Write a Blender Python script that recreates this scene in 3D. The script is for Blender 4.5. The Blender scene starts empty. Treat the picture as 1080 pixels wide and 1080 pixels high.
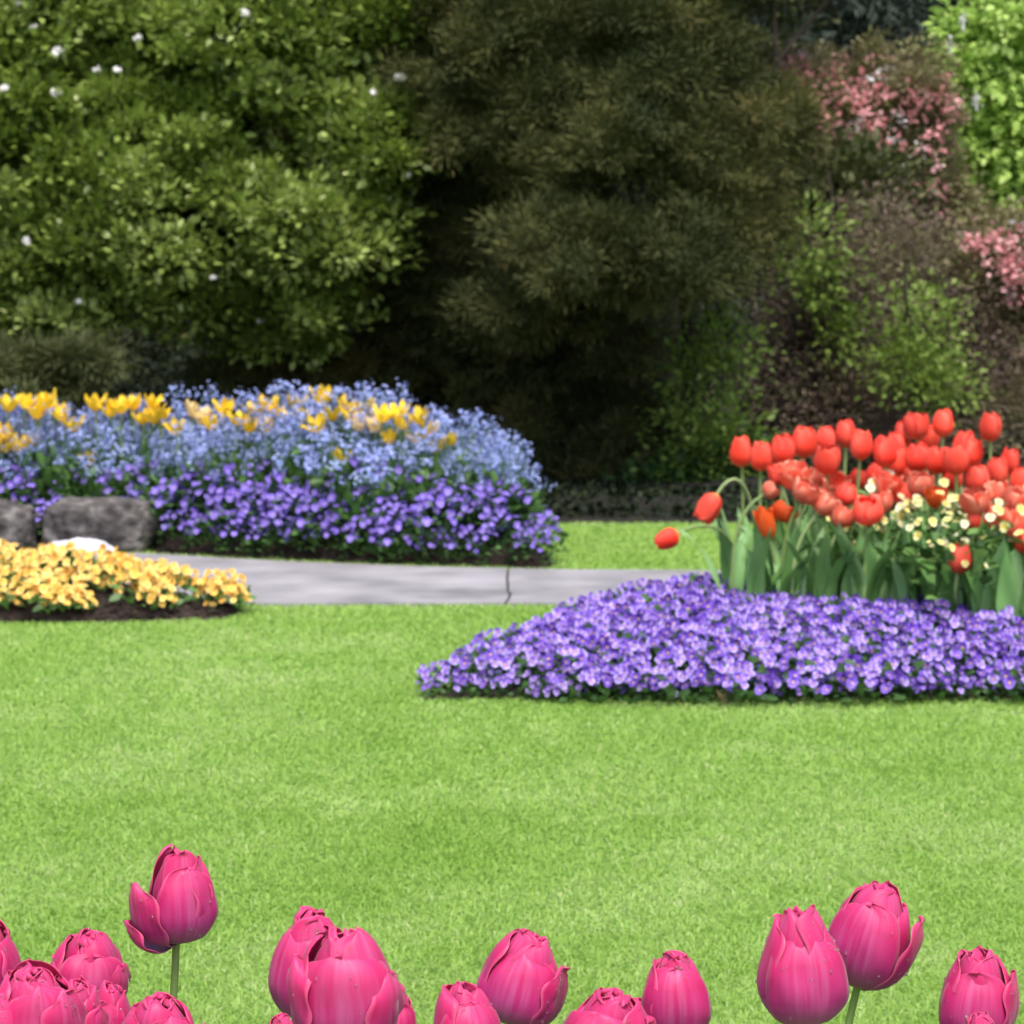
import bpy, math, random
import numpy as np
from mathutils import Vector, Matrix

# ------------------------------------------------------------------ camera, sky, sun
S = bpy.context.scene
C = S.collection
FPX = 2600.0                       # focal length in pixels of a 1080 px wide frame
HC = 1.10                          # camera height
TILT = math.atan(240.0 / FPX)
cam_d = bpy.data.cameras.new('camera')
cam = bpy.data.objects.new('camera', cam_d); C.objects.link(cam)
cam_d.sensor_width = 36.0
cam_d.lens = 36.0 * FPX / 1080.0
cam_d.clip_start = 0.05; cam_d.clip_end = 1000.0
cam.location = (0, 0, HC)
cam.rotation_euler = (math.pi / 2 - TILT, 0, 0)
cam_d.dof.use_dof = True
cam_d.dof.focus_distance = 2.25
cam_d.dof.aperture_fstop = 17.0
S.camera = cam

SUN_EL, SUN_AZ = math.radians(64), math.radians(170)    # azimuth clockwise from +Y: behind the camera, to its left
world = bpy.data.worlds.new('World'); S.world = world
world.use_nodes = True
nt = world.node_tree; nt.nodes.clear()
sky = nt.nodes.new('ShaderNodeTexSky'); sky.sky_type = 'NISHITA'; sky.sun_disc = False
sky.sun_elevation = SUN_EL; sky.sun_rotation = SUN_AZ
sky.air_density = 1.0; sky.dust_density = 4.0; sky.ozone_density = 1.0
bg = nt.nodes.new('ShaderNodeBackground'); bg.inputs['Strength'].default_value = 0.13
wo = nt.nodes.new('ShaderNodeOutputWorld')
nt.links.new(sky.outputs[0], bg.inputs[0]); nt.links.new(bg.outputs[0], wo.inputs[0])
sd = bpy.data.lights.new('sun', 'SUN'); sd.energy = 1.7; sd.angle = math.radians(24); sd.color = (1.0, 0.95, 0.87)
sun = bpy.data.objects.new('sun', sd); C.objects.link(sun)
sv = Vector((math.sin(SUN_AZ) * math.cos(SUN_EL), math.cos(SUN_AZ) * math.cos(SUN_EL), math.sin(SUN_EL)))
sun.rotation_euler = sv.to_track_quat('Z', 'Y').to_euler()
S.view_settings.view_transform = 'Standard'; S.view_settings.look = 'None'
S.view_settings.gamma = 1.0; S.view_settings.use_curve_mapping = False
S.view_settings.exposure = 1.2
S.cycles.max_bounces = 9; S.cycles.diffuse_bounces = 3; S.cycles.transmission_bounces = 8
S.cycles.transparent_max_bounces = 4; S.cycles.glossy_bounces = 2
S.cycles.use_adaptive_sampling = True
S.cycles.use_denoising = True

# ------------------------------------------------------------------ helpers
ct, st = math.cos(TILT), math.sin(TILT)
def at(px, py, Y):
    """world point seen at photo pixel (px,py) on the vertical plane y=Y"""
    x, v = (px - 540) / FPX, (540 - py) / FPX
    d = Vector((x, v * st + ct, v * ct - st))
    return Vector((0, 0, HC)) + d * (Y / d.y)
def xat(px, Y, z=0.0):
    return (px - 540) / FPX * (Y * ct - (z - HC) * st)
def unit(a): return a / np.maximum(np.linalg.norm(a, axis=-1, keepdims=True), 1e-9)

def setp(o, label=None, cat=None, group=None, kind=None):
    if label: o['label'] = label
    if cat: o['category'] = cat
    if group: o['group'] = group
    if kind: o['kind'] = kind
    return o
def empty(name, loc=(0, 0, 0), rz=0.0):
    o = bpy.data.objects.new(name, None); C.objects.link(o)
    o.location = loc; o.rotation_euler = (0, 0, rz); o.empty_display_size = 0.05
    return o
def me(name, V, F, mats, rnd=None, col=None, uv=None, smooth=True, midx=None):
    V = np.asarray(V, dtype=np.float32); F = np.asarray(F, dtype=np.int32)
    m = bpy.data.meshes.new(name)
    k = F.shape[1]; n = len(F)
    m.vertices.add(len(V)); m.vertices.foreach_set('co', V.ravel())
    m.loops.add(n * k); m.loops.foreach_set('vertex_index', F.ravel())
    m.polygons.add(n)
    m.polygons.foreach_set('loop_start', np.arange(0, n * k, k, dtype=np.int32))
    m.polygons.foreach_set('loop_total', np.full(n, k, dtype=np.int32))
    m.polygons.foreach_set('use_smooth', np.full(n, smooth, dtype=bool))
    if midx is not None: m.polygons.foreach_set('material_index', np.asarray(midx, dtype=np.int32))
    m.update(calc_edges=True)
    if rnd is not None:
        a = m.attributes.new('rnd', 'FLOAT', 'POINT'); a.data.foreach_set('value', np.asarray(rnd, dtype=np.float32))
    if col is not None:
        a = m.attributes.new('tint', 'FLOAT_COLOR', 'POINT')
        c = np.ones((len(V), 4), dtype=np.float32); c[:, :3] = col; a.data.foreach_set('color', c.ravel())
    if uv is not None:
        l = m.uv_layers.new(name='uv'); l.data.foreach_set('uv', np.asarray(uv, dtype=np.float32)[F.ravel()].ravel())
    for x in (mats if isinstance(mats, (list, tuple)) else [mats]): m.materials.append(x)
    return m
def ob(name, mesh, parent=None, loc=(0, 0, 0), rot=(0, 0, 0), sc=1.0):
    o = bpy.data.objects.new(name, mesh); C.objects.link(o)
    o.location = loc; o.rotation_euler = rot; o.scale = (sc, sc, sc) if not hasattr(sc, '__len__') else sc
    if parent: o.parent = parent
    return o
KIDS = {}
def reg(p, c): KIDS.setdefault(p.name, []).append(c)
def dup(root, loc, rz=0.0, sc=1.0):
    r = root.copy(); C.objects.link(r); r.location = loc; r.rotation_euler = (0, 0, rz); r.scale = (sc, sc, sc)
    for c in list(root.children):
        k = c.copy(); C.objects.link(k); k.parent = r
    return r

# vectorised value noise
_rs = np.random.RandomState(7); _T = _rs.rand(64, 64, 64).astype(np.float32)
def vnoise(P):
    P = np.asarray(P, dtype=np.float64); i = np.floor(P).astype(int); f = P - i; f = f * f * (3 - 2 * f)
    def g(a, b, c): return _T[(i[..., 0] + a) & 63, (i[..., 1] + b) & 63, (i[..., 2] + c) & 63]
    r = 0
    for a in (0, 1):
        for b in (0, 1):
            for c in (0, 1):
                w = (f[..., 0] if a else 1 - f[..., 0]) * (f[..., 1] if b else 1 - f[..., 1]) * (f[..., 2] if c else 1 - f[..., 2])
                r = r + w * g(a, b, c)
    return r * 2 - 1
def fnoise(P, o=3):
    P = np.asarray(P, dtype=np.float64)
    return sum(vnoise(P * 2 ** k + 17 * k) * 0.5 ** k for k in range(o))

# polygons in (x,y): signed distance, + inside
def sdist(poly, X, Y):
    poly = np.asarray(poly); d = np.full(X.shape, 1e9); ins = np.zeros(X.shape, bool)
    for i in range(len(poly)):
        a, b = poly[i], poly[(i + 1) % len(poly)]
        e = b - a; wx, wy = X - a[0], Y - a[1]
        t = np.clip((wx * e[0] + wy * e[1]) / (e @ e), 0, 1)
        d = np.minimum(d, np.hypot(wx - t * e[0], wy - t * e[1]))
        c = ((a[1] > Y) != (b[1] > Y)) & (X < (b[0] - a[0]) * (Y - a[1]) / ((b[1] - a[1]) if b[1] != a[1] else 1e-9) + a[0])
        ins ^= c
    return np.where(ins, d, -d)
def pp(lst): return np.array([(xat(px, Y), Y) for px, Y in lst])

# ------------------------------------------------------------------ materials
def mat(name):
    m = bpy.data.materials.new(name); m.use_nodes = True
    t = m.node_tree; t.nodes.clear()
    out = t.nodes.new('ShaderNodeOutputMaterial'); p = t.nodes.new('ShaderNodeBsdfPrincipled')
    t.links.new(p.outputs[0], out.inputs[0])
    return m, t, p, out
def N(t, kind, **kw):
    n = t.nodes.new(kind)
    for k, v in kw.items(): setattr(n, k, v)
    return n
def ramp(t, src, stops):
    r = t.nodes.new('ShaderNodeValToRGB'); e = r.color_ramp.elements
    while len(e) < len(stops): e.new(0.5)
    for i, (p, c) in enumerate(stops): e[i].position = p; e[i].color = (*c, 1)
    t.links.new(src, r.inputs[0]); return r
def translucent(t, p, out, colsock, w):
    tr = t.nodes.new('ShaderNodeBsdfTranslucent'); mx = t.nodes.new('ShaderNodeMixShader')
    mx.inputs[0].default_value = w
    t.links.new(colsock, tr.inputs[0]); t.links.new(p.outputs[0], mx.inputs[1]); t.links.new(tr.outputs[0], mx.inputs[2])
    t.links.new(mx.outputs[0], out.inputs[0])
def leafmat(name, stops, tr=0.25, rough=0.5, spec=0.4, nscale=None):
    m, t, p, out = mat(name)
    a = N(t, 'ShaderNodeAttribute', attribute_name='rnd')
    src = a.outputs['Fac']
    if nscale:
        g = N(t, 'ShaderNodeNewGeometry'); nz = N(t, 'ShaderNodeTexNoise'); nz.inputs['Scale'].default_value = nscale
        nz.inputs['Detail'].default_value = 3
        t.links.new(g.outputs['Position'], nz.inputs['Vector'])
        ad = N(t, 'ShaderNodeMath', operation='MULTIPLY_ADD'); ad.inputs[1].default_value = 0.9; ad.inputs[2].default_value = -0.45
        t.links.new(nz.outputs[0], ad.inputs[0])
        a2 = N(t, 'ShaderNodeMath', operation='ADD'); t.links.new(src, a2.inputs[0]); t.links.new(ad.outputs[0], a2.inputs[1])
        a2.use_clamp = True; src = a2.outputs[0]
    r = ramp(t, src, stops)
    t.links.new(r.outputs[0], p.inputs['Base Color'])
    p.inputs['Roughness'].default_value = rough; p.inputs['Specular IOR Level'].default_value = spec
    if tr > 0: translucent(t, p, out, r.outputs[0], tr)
    return m
def tintmat(name, tr=0.25, rough=0.55, spec=0.3):
    m, t, p, out = mat(name)
    a = N(t, 'ShaderNodeAttribute', attribute_name='tint')
    oi = N(t, 'ShaderNodeObjectInfo'); hs = N(t, 'ShaderNodeHueSaturation')
    mr = N(t, 'ShaderNodeMapRange'); mr.inputs[3].default_value = 0.75; mr.inputs[4].default_value = 1.2
    t.links.new(oi.outputs['Random'], mr.inputs[0]); t.links.new(mr.outputs[0], hs.inputs['Value'])
    t.links.new(a.outputs['Color'], hs.inputs['Color'])
    t.links.new(hs.outputs[0], p.inputs['Base Color'])
    p.inputs['Roughness'].default_value = rough; p.inputs['Specular IOR Level'].default_value = spec
    if tr > 0: translucent(t, p, out, hs.outputs[0], tr)
    return m
def noisemat(name, stops, scale, rough=0.8, bump=0.3, bscale=None, detail=6, dist=0.01, spec=0.3):
    m, t, p, out = mat(name)
    g = N(t, 'ShaderNodeNewGeometry')
    nz = N(t, 'ShaderNodeTexNoise'); nz.inputs['Scale'].default_value = scale; nz.inputs['Detail'].default_value = detail
    t.links.new(g.outputs['Position'], nz.inputs['Vector'])
    r = ramp(t, nz.outputs[0], stops); t.links.new(r.outputs[0], p.inputs['Base Color'])
    p.inputs['Roughness'].default_value = rough; p.inputs['Specular IOR Level'].default_value = spec
    n2 = N(t, 'ShaderNodeTexNoise'); n2.inputs['Scale'].default_value = bscale or scale * 4; n2.inputs['Detail'].default_value = 5
    t.links.new(g.outputs['Position'], n2.inputs['Vector'])
    b = N(t, 'ShaderNodeBump'); b.inputs['Strength'].default_value = bump; b.inputs['Distance'].default_value = dist
    t.links.new(n2.outputs[0], b.inputs['Height']); t.links.new(b.outputs[0], p.inputs['Normal'])
    return m

M = {}
M['turf'] = noisemat('turf', [(0.3, (0.20, 0.32, 0.050)), (0.7, (0.26, 0.39, 0.07))], 60, 0.9, 0.5)
M['grass'] = leafmat('grass_blades', [(0.0, (0.225, 0.40, 0.060)), (0.4, (0.30, 0.48, 0.098)), (0.68, (0.375, 0.55, 0.150)), (0.88, (0.47, 0.61, 0.25)), (1.0, (0.55, 0.60, 0.30))],
                     0.5, 0.6, 0.25, nscale=1.8)
M['soil'] = noisemat('soil', [(0.3, (0.012, 0.008, 0.007)), (0.7, (0.045, 0.030, 0.024))], 45, 0.95, 0.8, 90)
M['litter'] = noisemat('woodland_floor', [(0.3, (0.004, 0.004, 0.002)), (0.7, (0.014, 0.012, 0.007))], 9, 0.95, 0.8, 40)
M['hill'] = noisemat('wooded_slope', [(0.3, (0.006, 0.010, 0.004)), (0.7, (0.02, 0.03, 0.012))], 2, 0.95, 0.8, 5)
M['bark'] = noisemat('bark', [(0.3, (0.012, 0.009, 0.007)), (0.7, (0.042, 0.032, 0.024))], 14, 0.9, 0.8, 40)
M['rock'] = noisemat('rock', [(0.32, (0.035, 0.030, 0.030)), (0.5, (0.085, 0.078, 0.075)), (0.72, (0.21, 0.195, 0.185))], 13, 0.9, 1.0, 22, dist=0.03)
M['palerock'] = noisemat('pale_rock', [(0.3, (0.42, 0.41, 0.46)), (0.7, (0.62, 0.60, 0.64))], 10, 0.8, 0.5, 30)

def pathmat():
    m = noisemat('path_concrete', [(0.28, (0.155, 0.150, 0.157)), (0.5, (0.225, 0.217, 0.228)), (0.75, (0.30, 0.29, 0.305))], 3.5, 0.85, 0.25, 160, dist=0.004)
    t = m.node_tree; p = [n for n in t.nodes if n.type == 'BSDF_PRINCIPLED'][0]
    src = p.inputs['Base Color'].links[0].from_socket
    g = [n for n in t.nodes if n.type == 'NEW_GEOMETRY'][0]
    # damp stain of irregular outline beside the joint
    sx = N(t, 'ShaderNodeVectorMath', operation='SUBTRACT'); sx.inputs[1].default_value = (xat(490, 8.6), 8.62, 0)
    t.links.new(g.outputs['Position'], sx.inputs[0])
    ms = N(t, 'ShaderNodeVectorMath', operation='MULTIPLY'); ms.inputs[1].default_value = (4.2, 4.6, 0)
    t.links.new(sx.outputs[0], ms.inputs[0])
    ln = N(t, 'ShaderNodeVectorMath', operation='LENGTH'); t.links.new(ms.outputs[0], ln.inputs[0])
    nz = N(t, 'ShaderNodeTexNoise'); nz.inputs['Scale'].default_value = 9; t.links.new(g.outputs['Position'], nz.inputs['Vector'])
    ad = N(t, 'ShaderNodeMath', operation='MULTIPLY_ADD'); ad.inputs[1].default_value = 1.8
    t.links.new(nz.outputs[0], ad.inputs[0]); t.links.new(ln.outputs['Value'], ad.inputs[2])
    mr = N(t, 'ShaderNodeMapRange'); mr.inputs[1].default_value = 1.2; mr.inputs[2].default_value = 1.9; mr.inputs[3].default_value = 0.78; mr.inputs[4].default_value = 1.0
    t.links.new(ad.outputs[0], mr.inputs[0])
    mx = N(t, 'ShaderNodeVectorMath', operation='SCALE'); t.links.new(src, mx.inputs[0]); t.links.new(mr.outputs[0], mx.inputs['Scale'])
    t.links.new(mx.outputs[0], p.inputs['Base Color'])
    return m
M['path'] = pathmat()
M['joint'] = noisemat('joint_filler', [(0.3, (0.03, 0.028, 0.025)), (0.7, (0.06, 0.055, 0.05))], 40)

M['magnolia'] = leafmat('broad_leaves', [(0, (0.10, 0.155, 0.022)), (0.45, (0.20, 0.28, 0.046)), (0.8, (0.33, 0.42, 0.11)), (1, (0.45, 0.52, 0.22))], 0.25, 0.42, 0.5)
M['conifer'] = leafmat('conifer_needles', [(0, (0.022, 0.034, 0.012)), (0.45, (0.060, 0.070, 0.020)), (0.75, (0.115, 0.115, 0.036)), (1, (0.16, 0.115, 0.05))], 0.1, 0.7, 0.2)
M['conifer2'] = leafmat('bluish_needles', [(0, (0.030, 0.048, 0.034)), (0.6, (0.065, 0.090, 0.070)), (1, (0.11, 0.12, 0.10))], 0.1, 0.7, 0.2)
M['olive'] = leafmat('olive_leaves', [(0, (0.035, 0.05, 0.014)), (0.6, (0.08, 0.095, 0.03)), (1, (0.13, 0.13, 0.055))], 0.2, 0.6, 0.3)
M['brownleaf'] = leafmat('brown_foliage', [(0, (0.11, 0.08, 0.065)), (0.45, (0.19, 0.14, 0.115)), (0.65, (0.17, 0.18, 0.075)), (1, (0.28, 0.21, 0.17))], 0.2, 0.7, 0.2)
M['rholeaf'] = leafmat('olive_brown_leaves', [(0, (0.11, 0.095, 0.055)), (0.4, (0.19, 0.16, 0.09)), (0.7, (0.20, 0.21, 0.075)), (1, (0.28, 0.20, 0.14))], 0.2, 0.6, 0.3)
M['under'] = leafmat('understory_leaves', [(0, (0.04, 0.08, 0.015)), (0.6, (0.09, 0.16, 0.03)), (1, (0.18, 0.28, 0.06))], 0.35, 0.5, 0.4)
M['chestnut'] = leafmat('lime_leaves', [(0, (0.22, 0.38, 0.06)), (0.5, (0.38, 0.56, 0.12)), (1, (0.52, 0.66, 0.22))], 0.4, 0.5, 0.4)
M['pinkbl'] = leafmat('pink_blossom', [(0, (0.62, 0.22, 0.24)), (0.5, (0.76, 0.36, 0.38)), (1, (0.84, 0.58, 0.58))], 0.3, 0.6, 0.2)
M['twig'] = noisemat('twigs', [(0.3, (0.06, 0.045, 0.038)), (0.7, (0.17, 0.13, 0.11))], 14, 0.9, 0.5, 40)
M['sap'] = leafmat('spring_leaves', [(0, (0.09, 0.14, 0.024)), (0.6, (0.18, 0.27, 0.045)), (1, (0.34, 0.45, 0.12))], 0.35, 0.5, 0.3)
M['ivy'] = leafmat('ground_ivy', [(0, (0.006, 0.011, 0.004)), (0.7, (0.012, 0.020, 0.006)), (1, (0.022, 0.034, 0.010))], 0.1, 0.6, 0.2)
M['whitebl'] = leafmat('white_blossom', [(0, (0.72, 0.70, 0.72)), (1, (0.85, 0.84, 0.84))], 0.2, 0.6, 0.2)
M['lowleaf'] = leafmat('bedding_leaves', [(0, (0.018, 0.05, 0.012)), (0.6, (0.045, 0.11, 0.025)), (1, (0.09, 0.18, 0.045))], 0.2, 0.5, 0.4)
M['freshleaf'] = leafmat('fresh_leaves', [(0, (0.04, 0.10, 0.02)), (0.6, (0.09, 0.20, 0.045)), (1, (0.18, 0.32, 0.09))], 0.25, 0.5, 0.4)
M['petalmix'] = tintmat('petal_tints')
M['tulipleaf'] = leafmat('tulip_leaves', [(0, (0.11, 0.24, 0.06)), (0.6, (0.20, 0.40, 0.13)), (1, (0.33, 0.52, 0.24))], 0.25, 0.45, 0.4)
M['stem'] = leafmat('green_stems', [(0, (0.16, 0.24, 0.06)), (1, (0.30, 0.40, 0.18))], 0.1, 0.5, 0.3)
M['straw'] = leafmat('dry_straw', [(0, (0.30, 0.22, 0.10)), (1, (0.45, 0.35, 0.18))], 0.1, 0.7, 0.2)
def dropmat():
    m, t, p, out = mat('water_drops')
    p.inputs['Base Color'].default_value = (1, 1, 1, 1); p.inputs['Roughness'].default_value = 0.02
    p.inputs['IOR'].default_value = 1.33; p.inputs['Transmission Weight'].default_value = 0.96; p.inputs['Specular IOR Level'].default_value = 0.8; p.inputs['Base Color'].default_value = (1, .93, .96, 1)
    return m
M['drop'] = dropmat()

def pinkpetal():
    m, t, p, out = mat('pink_tulip_petal')
    uv = N(t, 'ShaderNodeUVMap', uv_map='uv'); sp = N(t, 'ShaderNodeSeparateXYZ'); t.links.new(uv.outputs[0], sp.inputs[0])
    # along the petal: greenish white heel, mauve lower third, saturated pink, hot pink rim
    al = ramp(t, sp.outputs['Y'], [(0.0, (0.58, 0.54, 0.28)), (0.06, (0.48, 0.28, 0.34)), (0.18, (0.46, 0.14, 0.33)), (0.42, (0.45, 0.026, 0.19)), (0.75, (0.57, 0.014, 0.14)), (1.0, (0.72, 0.04, 0.19))])
    # across: the mid-line is mauver, the margins paler pink with a rim highlight painted into the colour; vein streaks run lengthwise
    cx = N(t, 'ShaderNodeMath', operation='SUBTRACT'); cx.inputs[1].default_value = 0.5; t.links.new(sp.outputs['X'], cx.inputs[0])
    ab = N(t, 'ShaderNodeMath', operation='ABSOLUTE'); t.links.new(cx.outputs[0], ab.inputs[0])
    mp = N(t, 'ShaderNodeMapping'); mp.inputs['Scale'].default_value = (13, 1.1, 1); t.links.new(uv.outputs[0], mp.inputs['Vector'])
    oi = N(t, 'ShaderNodeObjectInfo'); cb = N(t, 'ShaderNodeCombineXYZ'); 
    ml = N(t, 'ShaderNodeMath', operation='MULTIPLY'); ml.inputs[1].default_value = 37; t.links.new(oi.outputs['Random'], ml.inputs[0])
    t.links.new(ml.outputs[0], cb.inputs[0]); t.links.new(cb.outputs[0], mp.inputs['Location'])
    vz = N(t, 'ShaderNodeTexNoise'); vz.inputs['Scale'].default_value = 1.0; vz.inputs['Detail'].default_value = 4; t.links.new(mp.outputs[0], vz.inputs['Vector'])
    b1 = N(t, 'ShaderNodeMapRange'); b1.inputs[1].default_value = 0.0; b1.inputs[2].default_value = 0.42; b1.inputs[3].default_value = 0.5; b1.inputs[4].default_value = 0.0
    t.links.new(ab.outputs[0], b1.inputs[0])
    vm = N(t, 'ShaderNodeMath', operation='MULTIPLY'); t.links.new(b1.outputs[0], vm.inputs[0])
    v2 = N(t, 'ShaderNodeMapRange'); v2.inputs[1].default_value = 0.35; v2.inputs[2].default_value = 0.7; t.links.new(vz.outputs[0], v2.inputs[0]); t.links.new(v2.outputs[0], vm.inputs[1])
    m1 = N(t, 'ShaderNodeMix', data_type='RGBA'); t.links.new(vm.outputs[0], m1.inputs['Factor']); t.links.new(al.outputs[0], m1.inputs['A']); m1.inputs['B'].default_value = (0.62, 0.20, 0.46, 1)
    ed = N(t, 'ShaderNodeMapRange'); ed.inputs[1].default_value = 0.43; ed.inputs[2].default_value = 0.5; ed.inputs[3].default_value = 0; ed.inputs[4].default_value = 0.35
    t.links.new(ab.outputs[0], ed.inputs[0])
    m2 = N(t, 'ShaderNodeMix', data_type='RGBA'); t.links.new(ed.outputs[0], m2.inputs['Factor']); t.links.new(m1.outputs['Result'], m2.inputs['A']); m2.inputs['B'].default_value = (0.88, 0.24, 0.42, 1)
    col = m2.outputs['Result']
    t.links.new(col, p.inputs['Base Color']); p.inputs['Roughness'].default_value = 0.46; p.inputs['Specular IOR Level'].default_value = 0.35
    p.inputs['Sheen Weight'].default_value = 0.12; p.inputs['Sheen Roughness'].default_value = 0.4
    b = N(t, 'ShaderNodeBump'); b.inputs['Strength'].default_value = 0.35; b.inputs['Distance'].default_value = 0.0012
    t.links.new(vz.outputs[0], b.inputs['Height']); t.links.new(b.outputs[0], p.inputs['Normal'])
    translucent(t, p, out, col, 0.36)
    return m
M['pink'] = pinkpetal()

# ------------------------------------------------------------------ ground, path, beds
pansy_poly = pp([(440, 6.42), (560, 6.40), (1500, 6.40), (1500, 7.1), (1100, 7.1), (920, 7.5), (770, 7.9), (700, 8.14), (610, 7.62), (530, 6.85), (470, 6.52)])
tulip_poly = pp([(730, 7.75), (745, 8.22), (1500, 8.25), (1500, 6.7), (1080, 6.75), (900, 7.2)])
redbed = pp([(432, 6.46), (560, 6.45), (1500, 6.45), (1500, 8.28), (690, 8.26), (600, 7.72), (520, 6.9), (465, 6.55)])
bluebed = pp([(165, 9.98), (300, 9.76), (440, 9.58), (585, 9.46), (583, 9.75), (550, 10.4), (440, 11.0), (-500, 11.2), (-500, 10.12), (160, 10.12)])
yellowbed = pp([(-500, 7.92), (120, 7.93), (235, 8.02), (262, 8.19), (215, 8.38), (130, 8.62), (50, 8.78), (0, 8.95), (-500, 9.15)])
pathpoly = pp([(-800, 9.35), (-500, 9.28), (30, 9.02), (130, 8.80), (225, 8.44), (275, 8.34), (535, 8.36), (800, 8.36), (2200, 8.36),
               (2200, 9.25), (800, 9.33), (585, 9.37), (440, 9.47), (300, 9.64), (160, 9.92), (0, 10.0), (-500, 10.05), (-800, 10.0)])
pinkbed = np.array([(-1.6, 1.35), (1.6, 1.35), (1.6, 2.75), (-1.6, 2.75)])
BEDS = {'red': (redbed, 0.085, 0.8), 'blue': (bluebed, 0.31, 0.75), 'yellow': (yellowbed, 0.105, 0.6), 'pink': (pinkbed, 0.05, 0.3)}
def bedz(which, X, Y):
    poly, H, fall = BEDS[which]
    d = sdist(poly, X, Y); s = np.clip(d / fall, 0, 1); s = s * (2 - s)
    return np.where(d > 0, 0.012 + H * s, -0.03 + 0 * d)
def bedz1(which, x, y): return max(0.004, float(bedz(which, np.array([x]), np.array([y]))[0]))

def sheet(name, x0, x1, y0, y1, z, m, kind='structure', nx=2, ny=2):
    gx, gy = np.meshgrid(np.linspace(x0, x1, nx), np.linspace(y0, y1, ny))
    V = np.stack([gx.ravel(), gy.ravel(), np.full(gx.size, z)], 1)
    F = [(j * nx + i, j * nx + i + 1, (j + 1) * nx + i + 1, (j + 1) * nx + i) for j in range(ny - 1) for i in range(nx - 1)]
    o = ob(name, me(name, V, F, m)); setp(o, kind=kind); return o
sheet('lawn', -400, 400, -300, 500, 0.0, M['turf'])

def gridF(nx, ny):
    j, i = np.meshgrid(np.arange(ny - 1), np.arange(nx - 1), indexing='ij')
    a = (j * nx + i).ravel(); return np.stack([a, a + 1, a + nx + 1, a + nx], 1)
def bedmesh(name, which, step):
    poly = BEDS[which][0]
    x0, y0 = poly.min(0) - 0.05; x1, y1 = poly.max(0) + 0.05
    nx, ny = int((x1 - x0) / step) + 2, int((y1 - y0) / step) + 2
    X, Y = np.meshgrid(np.linspace(x0, x1, nx), np.linspace(y0, y1, ny))
    Z = bedz(which, X, Y)
    P = np.stack([X * 25, Y * 25, X * 0], -1)
    Z = Z + np.where(Z > 0, fnoise(P) * 0.008 + fnoise(P * 0.25) * 0.008, 0)
    d = sdist(poly, X, Y); Z = np.where((d > 0) & (d < 0.02), np.minimum(Z, 0.014), Z)
    o = ob(name, me(name, np.stack([X.ravel(), Y.ravel(), Z.ravel()], 1), gridF(nx, ny), M['soil'])); setp(o, kind='structure')
for nm, w, s_ in (('bed_soil', 'red', 0.03), ('bed_soil', 'blue', 0.04), ('bed_soil', 'yellow', 0.025), ('bed_soil', 'pink', 0.03)):
    bedmesh(nm, w, s_)

# woodland floor: sheet with a slightly uneven front edge at the end of the lawn, rising into a wooded slope
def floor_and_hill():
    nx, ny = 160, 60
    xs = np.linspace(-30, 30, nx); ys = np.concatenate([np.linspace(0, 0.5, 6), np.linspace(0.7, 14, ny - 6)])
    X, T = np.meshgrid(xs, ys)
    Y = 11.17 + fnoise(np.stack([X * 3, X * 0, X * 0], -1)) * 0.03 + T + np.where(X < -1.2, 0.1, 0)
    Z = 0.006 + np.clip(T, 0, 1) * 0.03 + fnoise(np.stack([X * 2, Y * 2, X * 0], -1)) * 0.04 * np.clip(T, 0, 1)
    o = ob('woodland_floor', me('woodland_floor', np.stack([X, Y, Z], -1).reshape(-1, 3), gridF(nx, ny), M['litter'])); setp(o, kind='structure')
    xs = np.linspace(-60, 60, 120); ys = np.linspace(24, 70, 50); X, Y = np.meshgrid(xs, ys)
    Z = -0.2 + 14 * (1 - np.exp(-np.clip(Y - 25, 0, 99) / 7.0)) + fnoise(np.stack([X * .4, Y * .4, X * 0], -1)) * 0.8 * np.clip((Y - 25) / 4, 0, 1)
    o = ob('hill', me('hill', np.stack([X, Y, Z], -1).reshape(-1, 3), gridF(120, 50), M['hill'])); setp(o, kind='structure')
floor_and_hill()

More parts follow.
